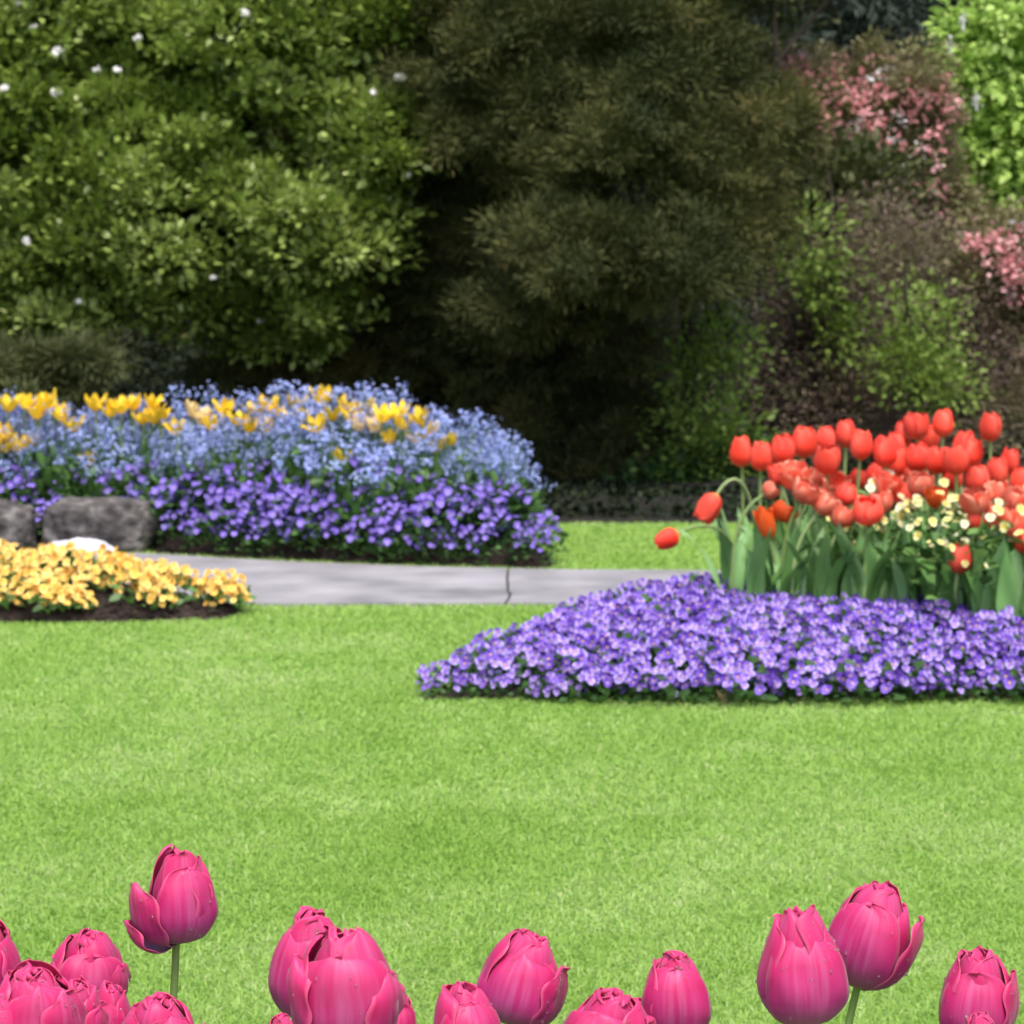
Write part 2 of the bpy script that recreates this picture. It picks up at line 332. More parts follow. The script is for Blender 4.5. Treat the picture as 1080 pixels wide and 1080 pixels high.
def make_path():
    # concrete slabs cut at the joints (jagged hairlines), over a dark filler sheet
    V = []; Fc = []; mi = []
    near, far = pathpoly[:9], pathpoly[9:][::-1]
    def yn(x): return float(np.interp(x, near[:, 0], near[:, 1]))
    def yf(x): return float(np.interp(x, far[:, 0], far[:, 1]))
    cuts = [near[0, 0], xat(-420, 9), xat(536, 8.8), xat(1300, 8.8), near[-1, 0]]
    rr = random.Random(3); nj = 9
    for a, b in zip(cuts[:-1], cuts[1:]):
        n = max(3, int((b - a) / 0.12)); cols = []
        for i in range(n + 1):
            x = a + (b - a) * i / n
            col = []
            for j in range(nj + 1):
                off = 0
                if i == 0: off = 0.005 + 0.010 * vnoise(np.array([a * 5, j * 0.9, 0.]))
                if i == n: off = -0.005 + 0.010 * vnoise(np.array([b * 5, j * 0.9, 0.]))
                xx = x + float(off)
                y0, y1 = yn(xx), yf(xx)
                wob = 0.010 * float(vnoise(np.array([xx * 4, 1.5, 0.])))
                col.append(len(V)); V.append((xx, y0 + (y1 - y0) * j / nj + (wob if j in (0, nj) else 0), 0.016))
            cols.append(col)
        for i in range(n):
            for j in range(nj): Fc.append((cols[i][j], cols[i + 1][j], cols[i + 1][j + 1], cols[i][j + 1])); mi.append(0)
        def skirt(path):
            for p, q in zip(path[:-1], path[1:]):
                k = len(V); V.extend([(*V[p][:2], -0.02), (*V[q][:2], -0.02)]); Fc.append((p, k, k + 1, q)); mi.append(0)
        skirt([c[0] for c in cols]); skirt([c[-1] for c in cols][::-1]); skirt(cols[0][::-1]); skirt(cols[-1])
    for c in cuts[1:-1]:
        k = len(V); V.extend([(c - .03, yn(c) + .01, .006), (c + .03, yn(c) + .01, .006), (c + .03, yf(c) - .01, .006), (c - .03, yf(c) - .01, .006)])
        Fc.append((k, k + 1, k + 2, k + 3)); mi.append(1)
    o = ob('path', me('path', V, Fc, [M['path'], M['joint']], smooth=False, midx=mi)); setp(o, kind='structure')
make_path()

# ------------------------------------------------------------------ grass
def make_grass():
    r = np.random.RandomState(11)
    def patch(n, fy, xm):
        u = r.rand(n); Y = fy[0] * (fy[1] / fy[0]) ** u            # density falls with distance squared
        X = (r.rand(n) * 2 - 1) * (0.235 * Y + xm)
        X2 = np.where(X > 0, 1, -1) * (0.235 * Y + xm + r.rand(n) * 2.2); return np.where(r.rand(n) < .28, X2, X), Y
    n = 980000
    X, Y = patch(n, (2.7, 11.25), 0.40)
    keep = np.ones(n, bool)
    for poly in (redbed, bluebed, yellowbed): keep &= sdist(poly, X, Y) < -0.004
    keep &= sdist(pathpoly, X, Y) < -0.002
    X, Y = X[keep], Y[keep]; n = len(X)
    k = Y / 4.0
    L = (0.013 + 0.013 * r.rand(n)) * (0.85 + 0.15 * k); w = 0.0014 * k * (0.7 + 0.6 * r.rand(n))
    az = r.rand(n) * 6.283; lean = 0.4 + 0.9 * r.rand(n); fa = r.rand(n) * 6.283
    dx, dy = np.cos(fa) * lean, np.sin(fa) * lean
    b = np.stack([X, Y, np.full(n, -0.002)], 1)
    side = np.stack([np.cos(az), np.sin(az), np.zeros(n)], 1) * w[:, None]
    mid = b + np.stack([dx * .35, dy * .35, np.full(n, 0.6)], 1) * L[:, None]
    tip = b + np.stack([dx, dy, 0.6 + 0.4 * (1 - lean)], 1) * L[:, None]
    V = np.stack([b - side, b + side, mid + side * .9, mid - side * .9, tip + side * .25, tip - side * .25], 1).reshape(-1, 3)
    i = np.arange(n)[:, None] * 6
    F = np.concatenate([i + [0, 1, 2, 3], i + [3, 2, 4, 5]])
    P = np.stack([X * 1.3, Y * 1.3, X * 0], 1)
    t = np.clip(0.50 + 0.16 * r.randn(n) + 0.10 * fnoise(P * 9, 2) + 0.08 * fnoise(P, 2), 0, 1)
    t = np.where(r.rand(n) < 0.03, 0.95, t)
    o = ob('grass', me('grass', V, F, M['grass'], rnd=np.repeat(t, 6)))
    setp(o, 'short mown bright green grass covering the lawn', 'grass', kind='stuff')
make_grass()

# ------------------------------------------------------------------ scattered leaf meshes
def leafT(k='leaf'):
    if k == 'leaf':      # pointed oval folded on the midrib
        V = np.array([(0, 0, 0), (.30, .35, .06), (0, .45, 0), (-.30, .35, .06), (.20, .75, .03), (-.20, .75, .03), (0, 1, -.08)])
        F = [(0, 1, 4, 2), (0, 2, 5, 3), (2, 4, 6, 5)]
    elif k == 'needle':
        V = np.array([(-.06, 0, 0), (.06, 0, 0), (.03, 1, -.05), (-.03, 1, -.05)]); F = [(0, 1, 2, 3)]
    elif k == 'spray':
        V = np.array([(-.09, 0, 0), (.09, 0, 0), (.05, 1, -.12), (-.05, 1, -.12)]); F = [(0, 1, 2, 3)]
    elif k == 'round':
        a = np.arange(6) / 6 * 2 * math.pi
        V = np.stack([.45 * np.sin(a), .5 - .5 * np.cos(a), .05 * np.cos(2 * a)], 1); F = [(0, 1, 2, 3), (0, 3, 4, 5)]
    return V, np.array(F)
def scatter(P, D, size, r, kind='leaf', nz=None):
    """leaves at P pointing along D (n,3); size (n,)"""
    T, F = leafT(kind); n = len(P)
    D = unit(D); ref = np.tile([0, 0, 1.0], (n, 1)) + r.randn(n, 3) * 0.5 if nz is None else nz
    X = unit(np.cross(D, ref)); Z = np.cross(X, D)
    V = (T[None, :, 0:1] * X[:, None] + T[None, :, 1:2] * D[:, None] + T[None, :, 2:3] * Z[:, None]) * size[:, None, None] + P[:, None]
    FF = (F[None] + (np.arange(n) * len(T))[:, None, None]).reshape(-1, F.shape[1])
    return V.reshape(-1, 3), FF, len(T)
def lobes_sample(lobes, n, r, shell=0.3, down=0.35):
    L = np.array(lobes, float)     # cx,cy,cz,rx,ry,rz
    w = (L[:, 3] * L[:, 5] + L[:, 4] * L[:, 3]); w = w / w.sum()
    idx = r.choice(len(L), n, p=w)
    d = unit(r.randn(n, 3)); d[:, 2] = np.where(d[:, 2] < -0.2, d[:, 2] * down, d[:, 2]); d = unit(d)
    rad = 1 - shell * r.rand(n) ** 1.3
    P = L[idx, :3] + d * L[idx, 3:6] * rad[:, None]
    keep = np.ones(n, bool)
    for l in L:
        q = (P - l[:3]) / l[3:6]; keep &= (q ** 2).sum(1) > (1 - shell) ** 2 * 0.75
    return P[keep], unit(d[keep] / L[idx[keep], 3:6])
def sublobes(lobes, rad, dens, seed, jit=0.35):
    """many small clumps set on the surface of the big lobes, standing in and out of it"""
    r = np.random.RandomState(seed); out = []
    for l in lobes:
        area = 4 * math.pi * (l[3] * l[5]); n = int(dens * area / (math.pi * rad * rad))
        d = unit(r.randn(n, 3)); d[:, 2] = np.where(d[:, 2] < -.5, -.3 * d[:, 2], d[:, 2])
        f = 1 + rad * jit * r.randn(n, 1) / min(l[3:6]) - rad * .4 / min(l[3:6])
        P = np.array(l[:3]) + d * np.array(l[3:6]) * f
        for p in P:
            if any((((p - np.array(m[:3])) / np.array(m[3:6])) ** 2).sum() < .6 for m in lobes if m is not l): continue
            s = rad * r.uniform(.6, 1.35); out.append((*p, s * r.uniform(.9, 1.4), s, s * r.uniform(.55, .85)))
    return out
def pxlobes(lst, Y):
    out = []
    for l in lst:
        px, py, rx, rz = l[:4]; dy = l[4] if len(l) > 4 else 0
        c = at(px, py, Y + dy); s = (Y + dy) / FPX
        out.append((c.x, c.y, c.z, rx * s, max(rx, rz) * s * 0.85, rz * s))
    return out
def crown(name, lobes, n, mt, parent, seed, lsize, kind, per, spread, shell=0.3, droop=0.0, outw=0.7, down=0.35, tintk=0.65, sub=None, inner=0.3):
    r = np.random.RandomState(seed); clt = None
    if sub:
        SL = sublobes(lobes, sub[0], sub[1], seed, sub[2] if len(sub) > 2 else .35); P, Nn = lobes_sample(SL, n, r, .5, .25)
        Pi, Ni = lobes_sample([(*l[:3], l[3] * .8, l[4] * .8, l[5] * .8) for l in lobes], int(n * inner), r, .3, 1.0)
        P = np.concatenate([P, Pi]); Nn = np.concatenate([Nn, Ni])
    else: P, Nn = lobes_sample(lobes, n, r, shell, down)
    jit = fnoise(P * 2.2) * 0.14
    P = P + Nn * jit[:, None]
    m_ = len(P); P2 = np.repeat(P, per, 0); N2 = np.repeat(Nn, per, 0)
    off = r.randn(len(P2), 3) * spread * np.array([1, 1, 0.8])
    D = unit(N2 * outw + unit(off + 1e-6) * 0.8 + np.array([0, 0, 0.15 - droop]))
    size = lsize * (0.6 + 0.7 * r.rand(len(P2)))
    V, F, k = scatter(P2 + off, D, size, r, kind)
    tint = np.clip(tintk * np.repeat(np.clip(0.5 + 0.15 * r.randn(m_) + .5 * fnoise(P * 3.1), 0, 1), per) + (1 - tintk) * r.rand(len(P2)), 0, 1)
    return ob(name, me(name, V, F, mt, rnd=np.repeat(tint, k), smooth=(kind != 'spray')), parent)
def tube_np(path, rad, ns=8):
    path = np.asarray(path, float); n = len(path); rad = np.broadcast_to(rad, (n,))
    tg = unit(np.gradient(path, axis=0)); ref = np.array([0, 1, 0.01]) if abs(tg[0][1]) < 0.9 else np.array([1, 0, 0.01])
    X = unit(np.cross(tg, ref)); Yv = np.cross(tg, X)
    a = np.arange(ns) / ns * 2 * math.pi
    V = path[:, None] + (np.cos(a)[None, :, None] * X[:, None] + np.sin(a)[None, :, None] * Yv[:, None]) * rad[:, None, None]
    F = []
    for i in range(n - 1):
        for j in range(ns):
            F.append((i * ns + j, i * ns + (j + 1) % ns, (i + 1) * ns + (j + 1) % ns, (i + 1) * ns + j))
    return V.reshape(-1, 3), np.array(F)
class Acc:
    def __init__(s): s.V = []; s.F = []; s.R = []; s.n = 0
    def add(s, V, F, r=0.5):
        s.V.append(np.asarray(V)); s.F.append(np.asarray(F) + s.n); s.R.append(np.broadcast_to(r, (len(V),))); s.n += len(V)
    def mesh(s, name, m, smooth=True): return me(name, np.concatenate(s.V), np.concatenate(s.F), m, rnd=np.concatenate(s.R), smooth=smooth)
def trunk(parent, base, top, r0, limbs, seed, lobes=None, name='trunk'):
    """tapered trunk with limbs reaching into the crown lobes"""
    rr = np.random.RandomState(seed); A = Acc()
    base = np.array(base, float); top = np.array(top, float)
    n = 10; t = np.linspace(0, 1, n)[:, None]
    pth = base + (top - base) * t + np.cumsum(rr.randn(n, 3) * [0.03, 0.03, 0], 0)
    A.add(*tube_np(pth, r0 * (1 - 0.75 * t[:, 0]) * (1 + 0.5 * np.exp(-t[:, 0] * 14))))
    for i in range(limbs):
        s = 0.15 + 0.8 * rr.rand(); p0 = base + (top - base) * s
        p0 = pth[int(s * (n - 1))]
        if lobes is not None:
            l = lobes[rr.randint(len(lobes))]; p1 = np.array(l[:3]) + unit(rr.randn(3)) * np.array(l[3:6]) * 0.7
        else:
            a = rr.rand() * 6.28; p1 = p0 + np.array([math.cos(a), math.sin(a), 0.5 + rr.rand()]) * 0.8
        tt = np.linspace(0, 1, 8)[:, None]; sag = np.sin(tt * math.pi) * np.array([0, 0, 0.12]) * np.linalg.norm(p1 - p0)
        q = p0 + (p1 - p0) * tt + sag + np.cumsum(rr.randn(8, 3) * 0.012, 0) * tt
        A.add(*tube_np(q, r0 * 0.33 * (1 - 0.85 * tt[:, 0]), 6))
    return ob(name, A.mesh('trunk', M['bark']), parent)
def tree(name, label, cat, base, group=None):
    o = empty(name, (0, 0, 0)); setp(o, label, cat, group); return o
# every tree's mesh is written in world coordinates under an Empty moved to its base afterwards
def settle(root, base):
    root.location = base
    for c in root.children: c.location = Vector(c.location) - Vector(base)

# --- big broad-leaved tree on the left with white blossoms
def left_tree():
    Y = 14.0
    t = tree('blossom_tree', 'large bright green leafy tree dotted with white blossoms behind the blue flower bed', 'tree', None)
    L = pxlobes([(60, 130, 190, 190, .3), (-110, 120, 180, 260, .4), (250, 60, 150, 150), (380, 40, 88, 110, -.1), (385, 150, 76, 95, -.1), (180, 220, 150, 120, -.1),
                 (325, 240, 92, 75, -.2), (60, 290, 130, 95, .1), (200, 310, 90, 62, .15), (345, 325, 55, 48, -.1), (300, 355, 80, 42, .3), (-60, 330, 130, 80, .3),
                 (120, -150, 260, 200, .6), (330, -130, 130, 160, .5), (30, 370, 70, 50, .2)], Y)
    crown('crown', L, 26000, M['magnolia'], t, 5, 0.052, 'leaf', 11, 0.036, sub=(.14, 1.15, .3), droop=-.2)
    trunk(t, (xat(40, Y + 1.6), Y + 1.6, 0), (xat(120, Y + .9), Y + .9, 3.0), 0.13, 12, 3, L)
    rr = np.random.RandomState(8)
    spots = [(257, 17), (145, 42), (102, 75), (62, 57), (35, 30), (5, 95), (60, 100), (124, 76), (394, 100), (422, 85), (429, 186), (60, 242), (30, 257), (225, 295), (83, 320), (20, 5), (275, 340)]
    for i, (px, py) in enumerate(spots):
        A = Acc(); n = 9; a = rr.rand(n) * 6.28
        D = np.stack([np.cos(a) * .8, -0.5 + np.sin(a) * .5, np.sin(a) * .6 + .5], 1)
        V, F, k = scatter(np.zeros((n, 3)), D, np.full(n, 0.034), rr, 'round'); A.add(V, F, 0.6)
        c = at(px, py, Y)
        # nearest surface: bring the blossom to just outside the lobe it sits on
        best = Y + 0.6
        for l in L:
            q = 1 - ((c.x - l[0]) / l[3]) ** 2 - ((c.z - l[2]) / l[5]) ** 2
            if q > 0: best = min(best, l[1] - l[4] * math.sqrt(q))
        c = at(px, py, max(best, 12.2) - 0.12)
        ob('blossom', A.mesh('blossom', M['whitebl']), t, loc=c, sc=(1.0 if i % 3 else 1.3) * (0.8 if i > 12 else 1))
    settle(t, (xat(40, Y + 1.6), Y + 1.6, 0))
left_tree()

def conifer(name, label, lobes, Y, n, seed, base_px, h, cat='tree', mt='conifer', size=0.036, per=60, spread=0.040, r0=0.16, group=None, yb=0.9, shell=0.35, kind='spray', sub=(.12, .75, .7)):
    t = tree(name, label, cat, None, group)
    L = pxlobes(lobes, Y)
    crown('crown', L, n, M[mt], t, seed, size, kind, per, spread, shell=shell, outw=0.45, down=0.8, tintk=0.75, sub=sub, inner=.4)
    b = (xat(base_px, Y + yb), Y + yb, 0)
    trunk(t, b, (b[0], b[1], h), r0, 14, seed, L); settle(t, b)
conifer('conifer', 'dark olive conifer with a broad drooping crown behind the gap between the flower beds',
        [(600, 60, 130, 130, -.2), (720, 60, 80, 100, -.3), (760, 160, 78, 95, -.3), (640, 180, 120, 90, -.6), (560, 130, 80, 80, -.3), (500, 40, 80, 120, .2), (640, 275, 120, 60, -.8), (740, 260, 85, 60, -.5), (560, 330, 80, 45, -.5),
         (600, 370, 110, 60, .4), (650, -120, 170, 150, .3), (470, -60, 90, 120, .7), (640, 470, 90, 80, .7), (560, 490, 110, 70, .9), (700, 510, 60, 45, .6), (600, 505, 90, 50, .3), (690, 505, 62, 50, .2), (520, 480, 80, 70, .4), (650, 450, 80, 60, .3)], 13.6, 9500, 21, 640, 4.2)
conifer('conifer', 'lower dark conifer tucked between the white blossomed tree and the tall broad conifer',
        [(460, 190, 75, 62, .3), (440, 290, 75, 70), (500, 250, 75, 60, -.1), (510, 340, 70, 70), (430, 390, 80, 60, .3), (500, 440, 80, 60, .4), (380, 420, 90, 60, .3), (270, 400, 70, 30, .2), (300, 450, 90, 60, .5)], 14.3, 5500, 22, 470, 2.2)
conifer('shrub', 'olive brown evergreen shrub behind the left end of the blue bed',
        [(20, 395, 50, 38), (70, 400, 36, 30), (-60, 400, 70, 50), (30, 450, 80, 40)], 12.6, 1300, 23, 20, 0.6, cat='shrub', mt='olive', r0=0.04, yb=0.2)

# --- understory behind the red tulips: green saplings, brown twiggy shrub
def bush(name, label, cat, lobes, Y, n, mt, seed, lsize, per, spread, kind='leaf', bp=None, h=1.0, r0=0.04, shell=0.45, group=None, limbs=8, ntr=1):
    t = tree(name, label, cat, None, group); L = pxlobes(lobes, Y)
    crown('crown', L, n, M[mt], t, seed, lsize, kind, per, spread, shell=shell, down=1.0, tintk=.5)
    b = (xat(bp or lobes[0][0], Y + .1), Y + .1, 0)
    trunk(t, b, (b[0], b[1], h), r0, limbs, seed, L)
    return t, b, L
def blossoms(t, pts, Y, size, n, mt, seed, nm='blossom', per=14, sp=0.05):
    r = np.random.RandomState(seed)
    for (px, py) in pts:
        c = at(px, py, Y); A = Acc()
        a = unit(r.randn(per, 3)); a[:, 1] = -abs(a[:, 1]); P = a * sp * (0.4 + 0.6 * r.rand(per, 1))
        V, F, k = scatter(P, a + r.randn(per, 3) * .3, size * (0.7 + .6 * r.rand(per)), r, 'round')
        A.add(V, F, np.repeat(np.clip(r.rand() * .5 + r.rand(per) * .5, 0, 1), k))
        ob(nm, A.mesh(nm, M[mt]), t, loc=c)
for args in [
    ('sapling', 'green understory sapling showing through the gap beside the dark conifer', 'sapling', [(738, 400, 38, 50), (765, 470, 40, 45), (728, 480, 35, 45), (755, 350, 35, 30)], 13.3, 420, 'sap', 31, 0.042, 7, 0.09, 740, 1.6),
    ('sapling', 'green sapling in the woodland shade below the pink blossomed shrub', 'sapling', [(868, 300, 32, 34), (856, 255, 26, 30), (885, 350, 30, 36)], 14.9, 200, 'sap', 32, 0.045, 6, 0.07, 870, 1.8),
    ('sapling', 'lighter green sapling directly above the red tulips beside brown twigs', 'sapling', [(975, 345, 34, 30), (958, 385, 40, 30), (1000, 410, 30, 30)], 14.3, 330, 'sap', 33, 0.042, 7, 0.085, 970, 1.2),
    ('shrub', 'low dark green shrub behind the leftmost red tulips', 'shrub', [(720, 520, 60, 35), (800, 530, 60, 35), (760, 500, 60, 40)], 13.4, 500, 'lowleaf', 34, 0.06, 9, 0.05, 760, 0.4),
]:
    a = args; t, b, L = bush(a[0], a[1], a[2], a[3], a[4], a[5], a[6], a[7], a[8], a[9], a[10], bp=a[11], h=a[12], r0=0.03, shell=.9)
    settle(t, b)
# brown twiggy shrub
def twiggy():
    Y = 15.0
    t = tree('twiggy_shrub', 'large brown twiggy shrub between the saplings behind the red tulips', 'shrub', None)
    L = pxlobes([(900, 430, 80, 70), (840, 360, 60, 70, .2), (930, 290, 85, 70, .3), (1020, 360, 60, 90, .3), (1060, 440, 80, 80), (860, 500, 80, 45), (970, 490, 90, 50), (810, 440, 50, 70, .3)], Y)
    crown('foliage', L, 5200, M['brownleaf'], t, 41, 0.030, 'leaf', 12, 0.07, shell=.8, down=1.0)
    rr = np.random.RandomState(4); A = Acc(); b = np.array((xat(900, Y), Y + .2, 0))
    for i in range(300):
        l = L[rr.randint(len(L))]; p1 = np.array(l[:3]) + unit(rr.randn(3)) * np.array(l[3:6]) * rr.uniform(.5, 1.05)
        p0 = b + np.array([rr.uniform(-1.0, 1.1), rr.uniform(-.3, .4), 0]); tt = np.linspace(0, 1, 9)[:, None]
        q = p0 + (p1 - p0) * tt + np.sin(tt * 3.14) * np.array([rr.randn() * .15, 0, .1]) + np.cumsum(rr.randn(9, 3) * .012, 0)
        A.add(*tube_np(q, 0.012 * (1 - .85 * tt[:, 0]), 5))
    ob('branches', A.mesh('branches', M['twig']), t); settle(t, tuple(b))
twiggy()
# slim bare trunks
for i, (px, Y, lean, r0, lab) in enumerate([(712, 15.2, .05, .07, 'dark leaning trunk at the right edge of the broad conifer'), (742, 16.6, -.25, .035, 'thin dark trunk crossing the green sapling foliage'),
                                            (800, 16.0, .1, .05, 'dark slender trunk left of the brown twiggy shrub'), (868, 15.9, .2, .04, 'dark leaning trunk rising through the brown twiggy shrub')]):
    t = tree('slender_tree', lab, 'tree', None); b = (xat(px, Y), Y, 0)
    trunk(t, b, (b[0] + lean, Y, 3.2 if px != 868 else 1.5), r0, 5, 60 + i)
    hh = 0 if px != 868 else -1.7
    Lr = [(b[0] + lean, Y + .1, 3.4 + hh, .5, .5, .6 + hh * .15), (b[0] + lean * .5, Y + .3, 3.0 + hh, .4, .4, .5 + hh * .1)]
    crown('crown', Lr, 500, M['olive'], t, 70 + i, 0.06, 'leaf', 8, .05, shell=.6); settle(t, b)

# rhododendrons with pink blossom
def rhodo(label, lobes, Y, seed, nbl, bl_regions, n, bp, h):
    t = tree('flowering_shrub', label, 'shrub', None, None); L = pxlobes(lobes, Y)
    crown('crown', L, n * 2, M['rholeaf'], t, seed, 0.036, 'leaf', 11, 0.05, sub=(.16, .8, .6))
    b = (xat(bp, Y + .3), Y + .3, 0); trunk(t, b, (b[0], b[1], h), 0.06, 22, seed, L)
    r = np.random.RandomState(seed); k = 0
    for (cx, cy, sx, sy, m_) in bl_regions:
        for j in range(m_):
            px, py = cx + r.randn() * sx, cy + r.randn() * sy
            c = at(px, py, Y); best = None
            for l in L:
                q = 1 - ((c.x - l[0]) / l[3]) ** 2 - ((c.z - l[2]) / l[5]) ** 2
                if q > 0: best = min(best or 99, l[1] - l[4] * math.sqrt(q))
            if best is None: continue
            blossoms(t, [(px, py)], best - 0.14 + 0.16 * r.rand(), 0.034, 1, 'pinkbl' if r.rand() > .05 else 'whitebl', int(r.randint(9999)), per=9, sp=0.035 + .035 * r.rand())
            k += 1
    settle(t, b)
rhodo('tall brownish shrub topped with pink blossoms to the right of the dark conifer', [(850, 130, 65, 70), (920, 140, 70, 60, .1), (970, 120, 40, 48, .1), (880, 210, 75, 70, .1), (965, 210, 50, 70, .2), (905, 90, 50, 30, .3), (1000, 270, 60, 60, .3), (820, 90, 35, 40, .4)],
      16.6, 51, 60, [(832, 88, 22, 20, 26), (866, 95, 28, 26, 26), (905, 100, 34, 24, 22), (965, 98, 28, 20, 30), (945, 140, 34, 28, 20), (975, 185, 16, 32, 10), (870, 150, 30, 34, 12), (910, 190, 40, 30, 8)], 2300, 900, 2.2)
rhodo('pink blossomed shrub at the right edge below the lime green tree', [(1060, 290, 62, 55), (1110, 330, 90, 100, .1), (1060, 380, 50, 60, .2)],
      15.4, 52, 60, [(1060, 265, 22, 14, 22), (1040, 260, 14, 10, 8), (1070, 290, 18, 18, 12), (1100, 300, 25, 30, 12)], 1100, 1090, 1.2)

# lime green tree at the right, in flat layered tiers, with pale upright flower spikes
def lime_tree():
    Y = 17.6
    t = tree('horse_chestnut_tree', 'lime green tree with layered drooping leaves at the right edge', 'tree', None)
    lst = [(1002, 62, 24, 9), (992, 90, 18, 7), (1008, 102, 26, 8), (1012, 30, 22, 9), (1020, 140, 24, 8), (1030, 190, 24, 9), (1060, 15, 55, 16), (1100, 40, 80, 16, .1), (1035, 50, 42, 14), (1020, 75, 38, 13, -.1), (1075, 90, 60, 15), (1050, 122, 55, 14, .1), (1100, 130, 70, 16), (1045, 160, 48, 13), (1085, 175, 60, 14, .1),
           (1060, 205, 50, 14), (1110, 220, 60, 16), (1170, 80, 70, 90, .8), (1140, -80, 130, 80, .6), (1070, -30, 70, 20, .2), (1170, 190, 70, 60, .8)]
    L = pxlobes(lst, Y)
    crown('crown', L, 1900, M['chestnut'], t, 61, 0.075, 'leaf', 12, 0.055, shell=0.7, droop=0.55, outw=.5)
    b = (xat(1130, Y + .6), Y + .6, 0); trunk(t, b, (b[0], b[1], 3.8), 0.13, 14, 61, L)
    r = np.random.RandomState(3)
    for px, py in [(1016, 28), (1002, 52), (1030, 112)]:
        n = 26; zz = r.rand(n); a = r.rand(n) * 6.28; P = np.stack([np.cos(a) * .03 * (1 - zz), np.sin(a) * .03 * (1 - zz), zz * .09], 1)
        V, F, k = scatter(P, np.stack([np.cos(a), np.sin(a), .4 + 0 * a], 1), np.full(n, .015), r, 'round'); A = Acc(); A.add(V, F, .5); A.add(*tube_np([(0, 0, -.03), (0, 0, .05), (0, 0, .10)], [.008, .006, .002], 6), .3)
        ob('flower_spike', A.mesh('flower_spike', M['whitebl']), t, loc=at(px, py, Y - .45))
    settle(t, b)
lime_tree()

# wood behind: tall dark conifers on the slope's foot
back = [(880, 40, 25.0, 'conifer2', 'bluish dark conifer behind the pink blossomed shrub'), (1010, -10, 27.0, 'conifer2', 'bluish dark conifer behind the lime green tree'), (760, -20, 24.0, 'conifer2', 'dark conifer far behind the broad olive conifer'),
        (560, 60, 23.0, 'conifer', 'dark far conifer hidden mostly by the broad olive conifer'), (330, 80, 22.0, 'conifer', 'dark far conifer behind the white blossomed tree on its sunny side'),
        (90, 80, 23.0, 'conifer', 'dark far conifer deep behind the white blossomed tree'), (1200, 60, 24.0, 'conifer', 'dark far conifer behind the lime green tree at the frame edge'), (-130, 80, 22.5, 'conifer', 'dark far conifer beyond the evergreen shrub')]
for i, (px, py, Y, mt, lab) in enumerate(back):
    conifer('conifer', lab, [(px, py, 75, 70), (px + 10, py + 90, 85, 70), (px - 10, py + 180, 95, 70), (px + 5, py + 265, 95, 60), (px, py - 90, 65, 70), (px, py - 180, 45, 70), (px + 5, py + 330, 90, 50)],
            Y, 1500, 100 + i, px, 6.0, mt=mt, size=0.12, per=24, spread=0.12, sub=(.38, .8), r0=.2, yb=.3, shell=.5, group=None)
# undergrowth: uncounted mass of leaves at the foot of the wood
def undergrowth():
    r = np.random.RandomState(77); n = 150000
    X = r.uniform(-4.5, 5.5, n); Y = 11.45 + r.rand(n) * 9; hm = 0.02 + 0.06 * np.clip(fnoise(np.stack([X * .9, Y * .9, X * 0], 1)) + .5, 0, 1.5) + np.clip(Y - 15, 0, 9) * .16
    Z = r.rand(n) * hm
    V, F, k = scatter(np.stack([X, Y, Z], 1), r.randn(n, 3) + [0, -.3, .5], 0.038 * (0.6 + .8 * r.rand(n)), r, 'leaf')
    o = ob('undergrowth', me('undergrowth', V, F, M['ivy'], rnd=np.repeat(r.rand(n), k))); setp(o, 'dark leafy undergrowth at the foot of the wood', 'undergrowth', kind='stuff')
undergrowth()

# ------------------------------------------------------------------ stones
def stone(name, label, cx, cy, sx, sy, sz, m, seed, rz=0, group=None, flat=0.55):
    n = 84; r = np.random.RandomState(seed); V = []
    th = np.linspace(0, math.pi, n // 2 + 1); ph = np.linspace(0, 2 * math.pi, n, endpoint=False)
    T, Ph = np.meshgrid(th, ph, indexing='ij')
    d = np.stack([np.sin(T) * np.cos(Ph), np.sin(T) * np.sin(Ph), np.cos(T)], -1)
    q = np.sign(d) * np.abs(d) ** flat                           # squared-off block
    q = q * (1 + 0.10 * fnoise(d * 1.7 + seed)[..., None] + 0.055 * fnoise(d * 5 + seed, 5)[..., None])
    V = q * [sx, sy, sz]; V[..., 2] += sz * 0.85
    nt_ = n // 2 + 1; F = []
    for i in range(nt_ - 1):
        for j in range(n): F.append((i * n + j, (i + 1) * n + j, (i + 1) * n + (j + 1) % n, i * n + (j + 1) % n))
    o = ob(name, me(name, V.reshape(-1, 3), F, m), loc=(cx, cy, 0), rot=(0, 0, rz)); setp(o, label, 'stone', group); return o
EDG = 'rough stones edging the blue bed'
stone('stone_block', 'rough grey stone block with a lit top at the corner of the blue bed', xat(105, 10.08), 10.08, 0.215, 0.12, 0.125, M['rock'], 3, 0.04, EDG, .55)
stone('stone_block', 'rough grey stone block cut by the left edge of the photo', xat(-28, 10.1), 10.1, 0.27, 0.12, 0.122, M['rock'], 9, -0.02, EDG, .55)
stone('stone', 'pale whitish flat stone lying behind the yellow primroses', xat(88, 9.0), 8.98, 0.14, 0.10, 0.092, M['palerock'], 5, -0.3, None, .8)

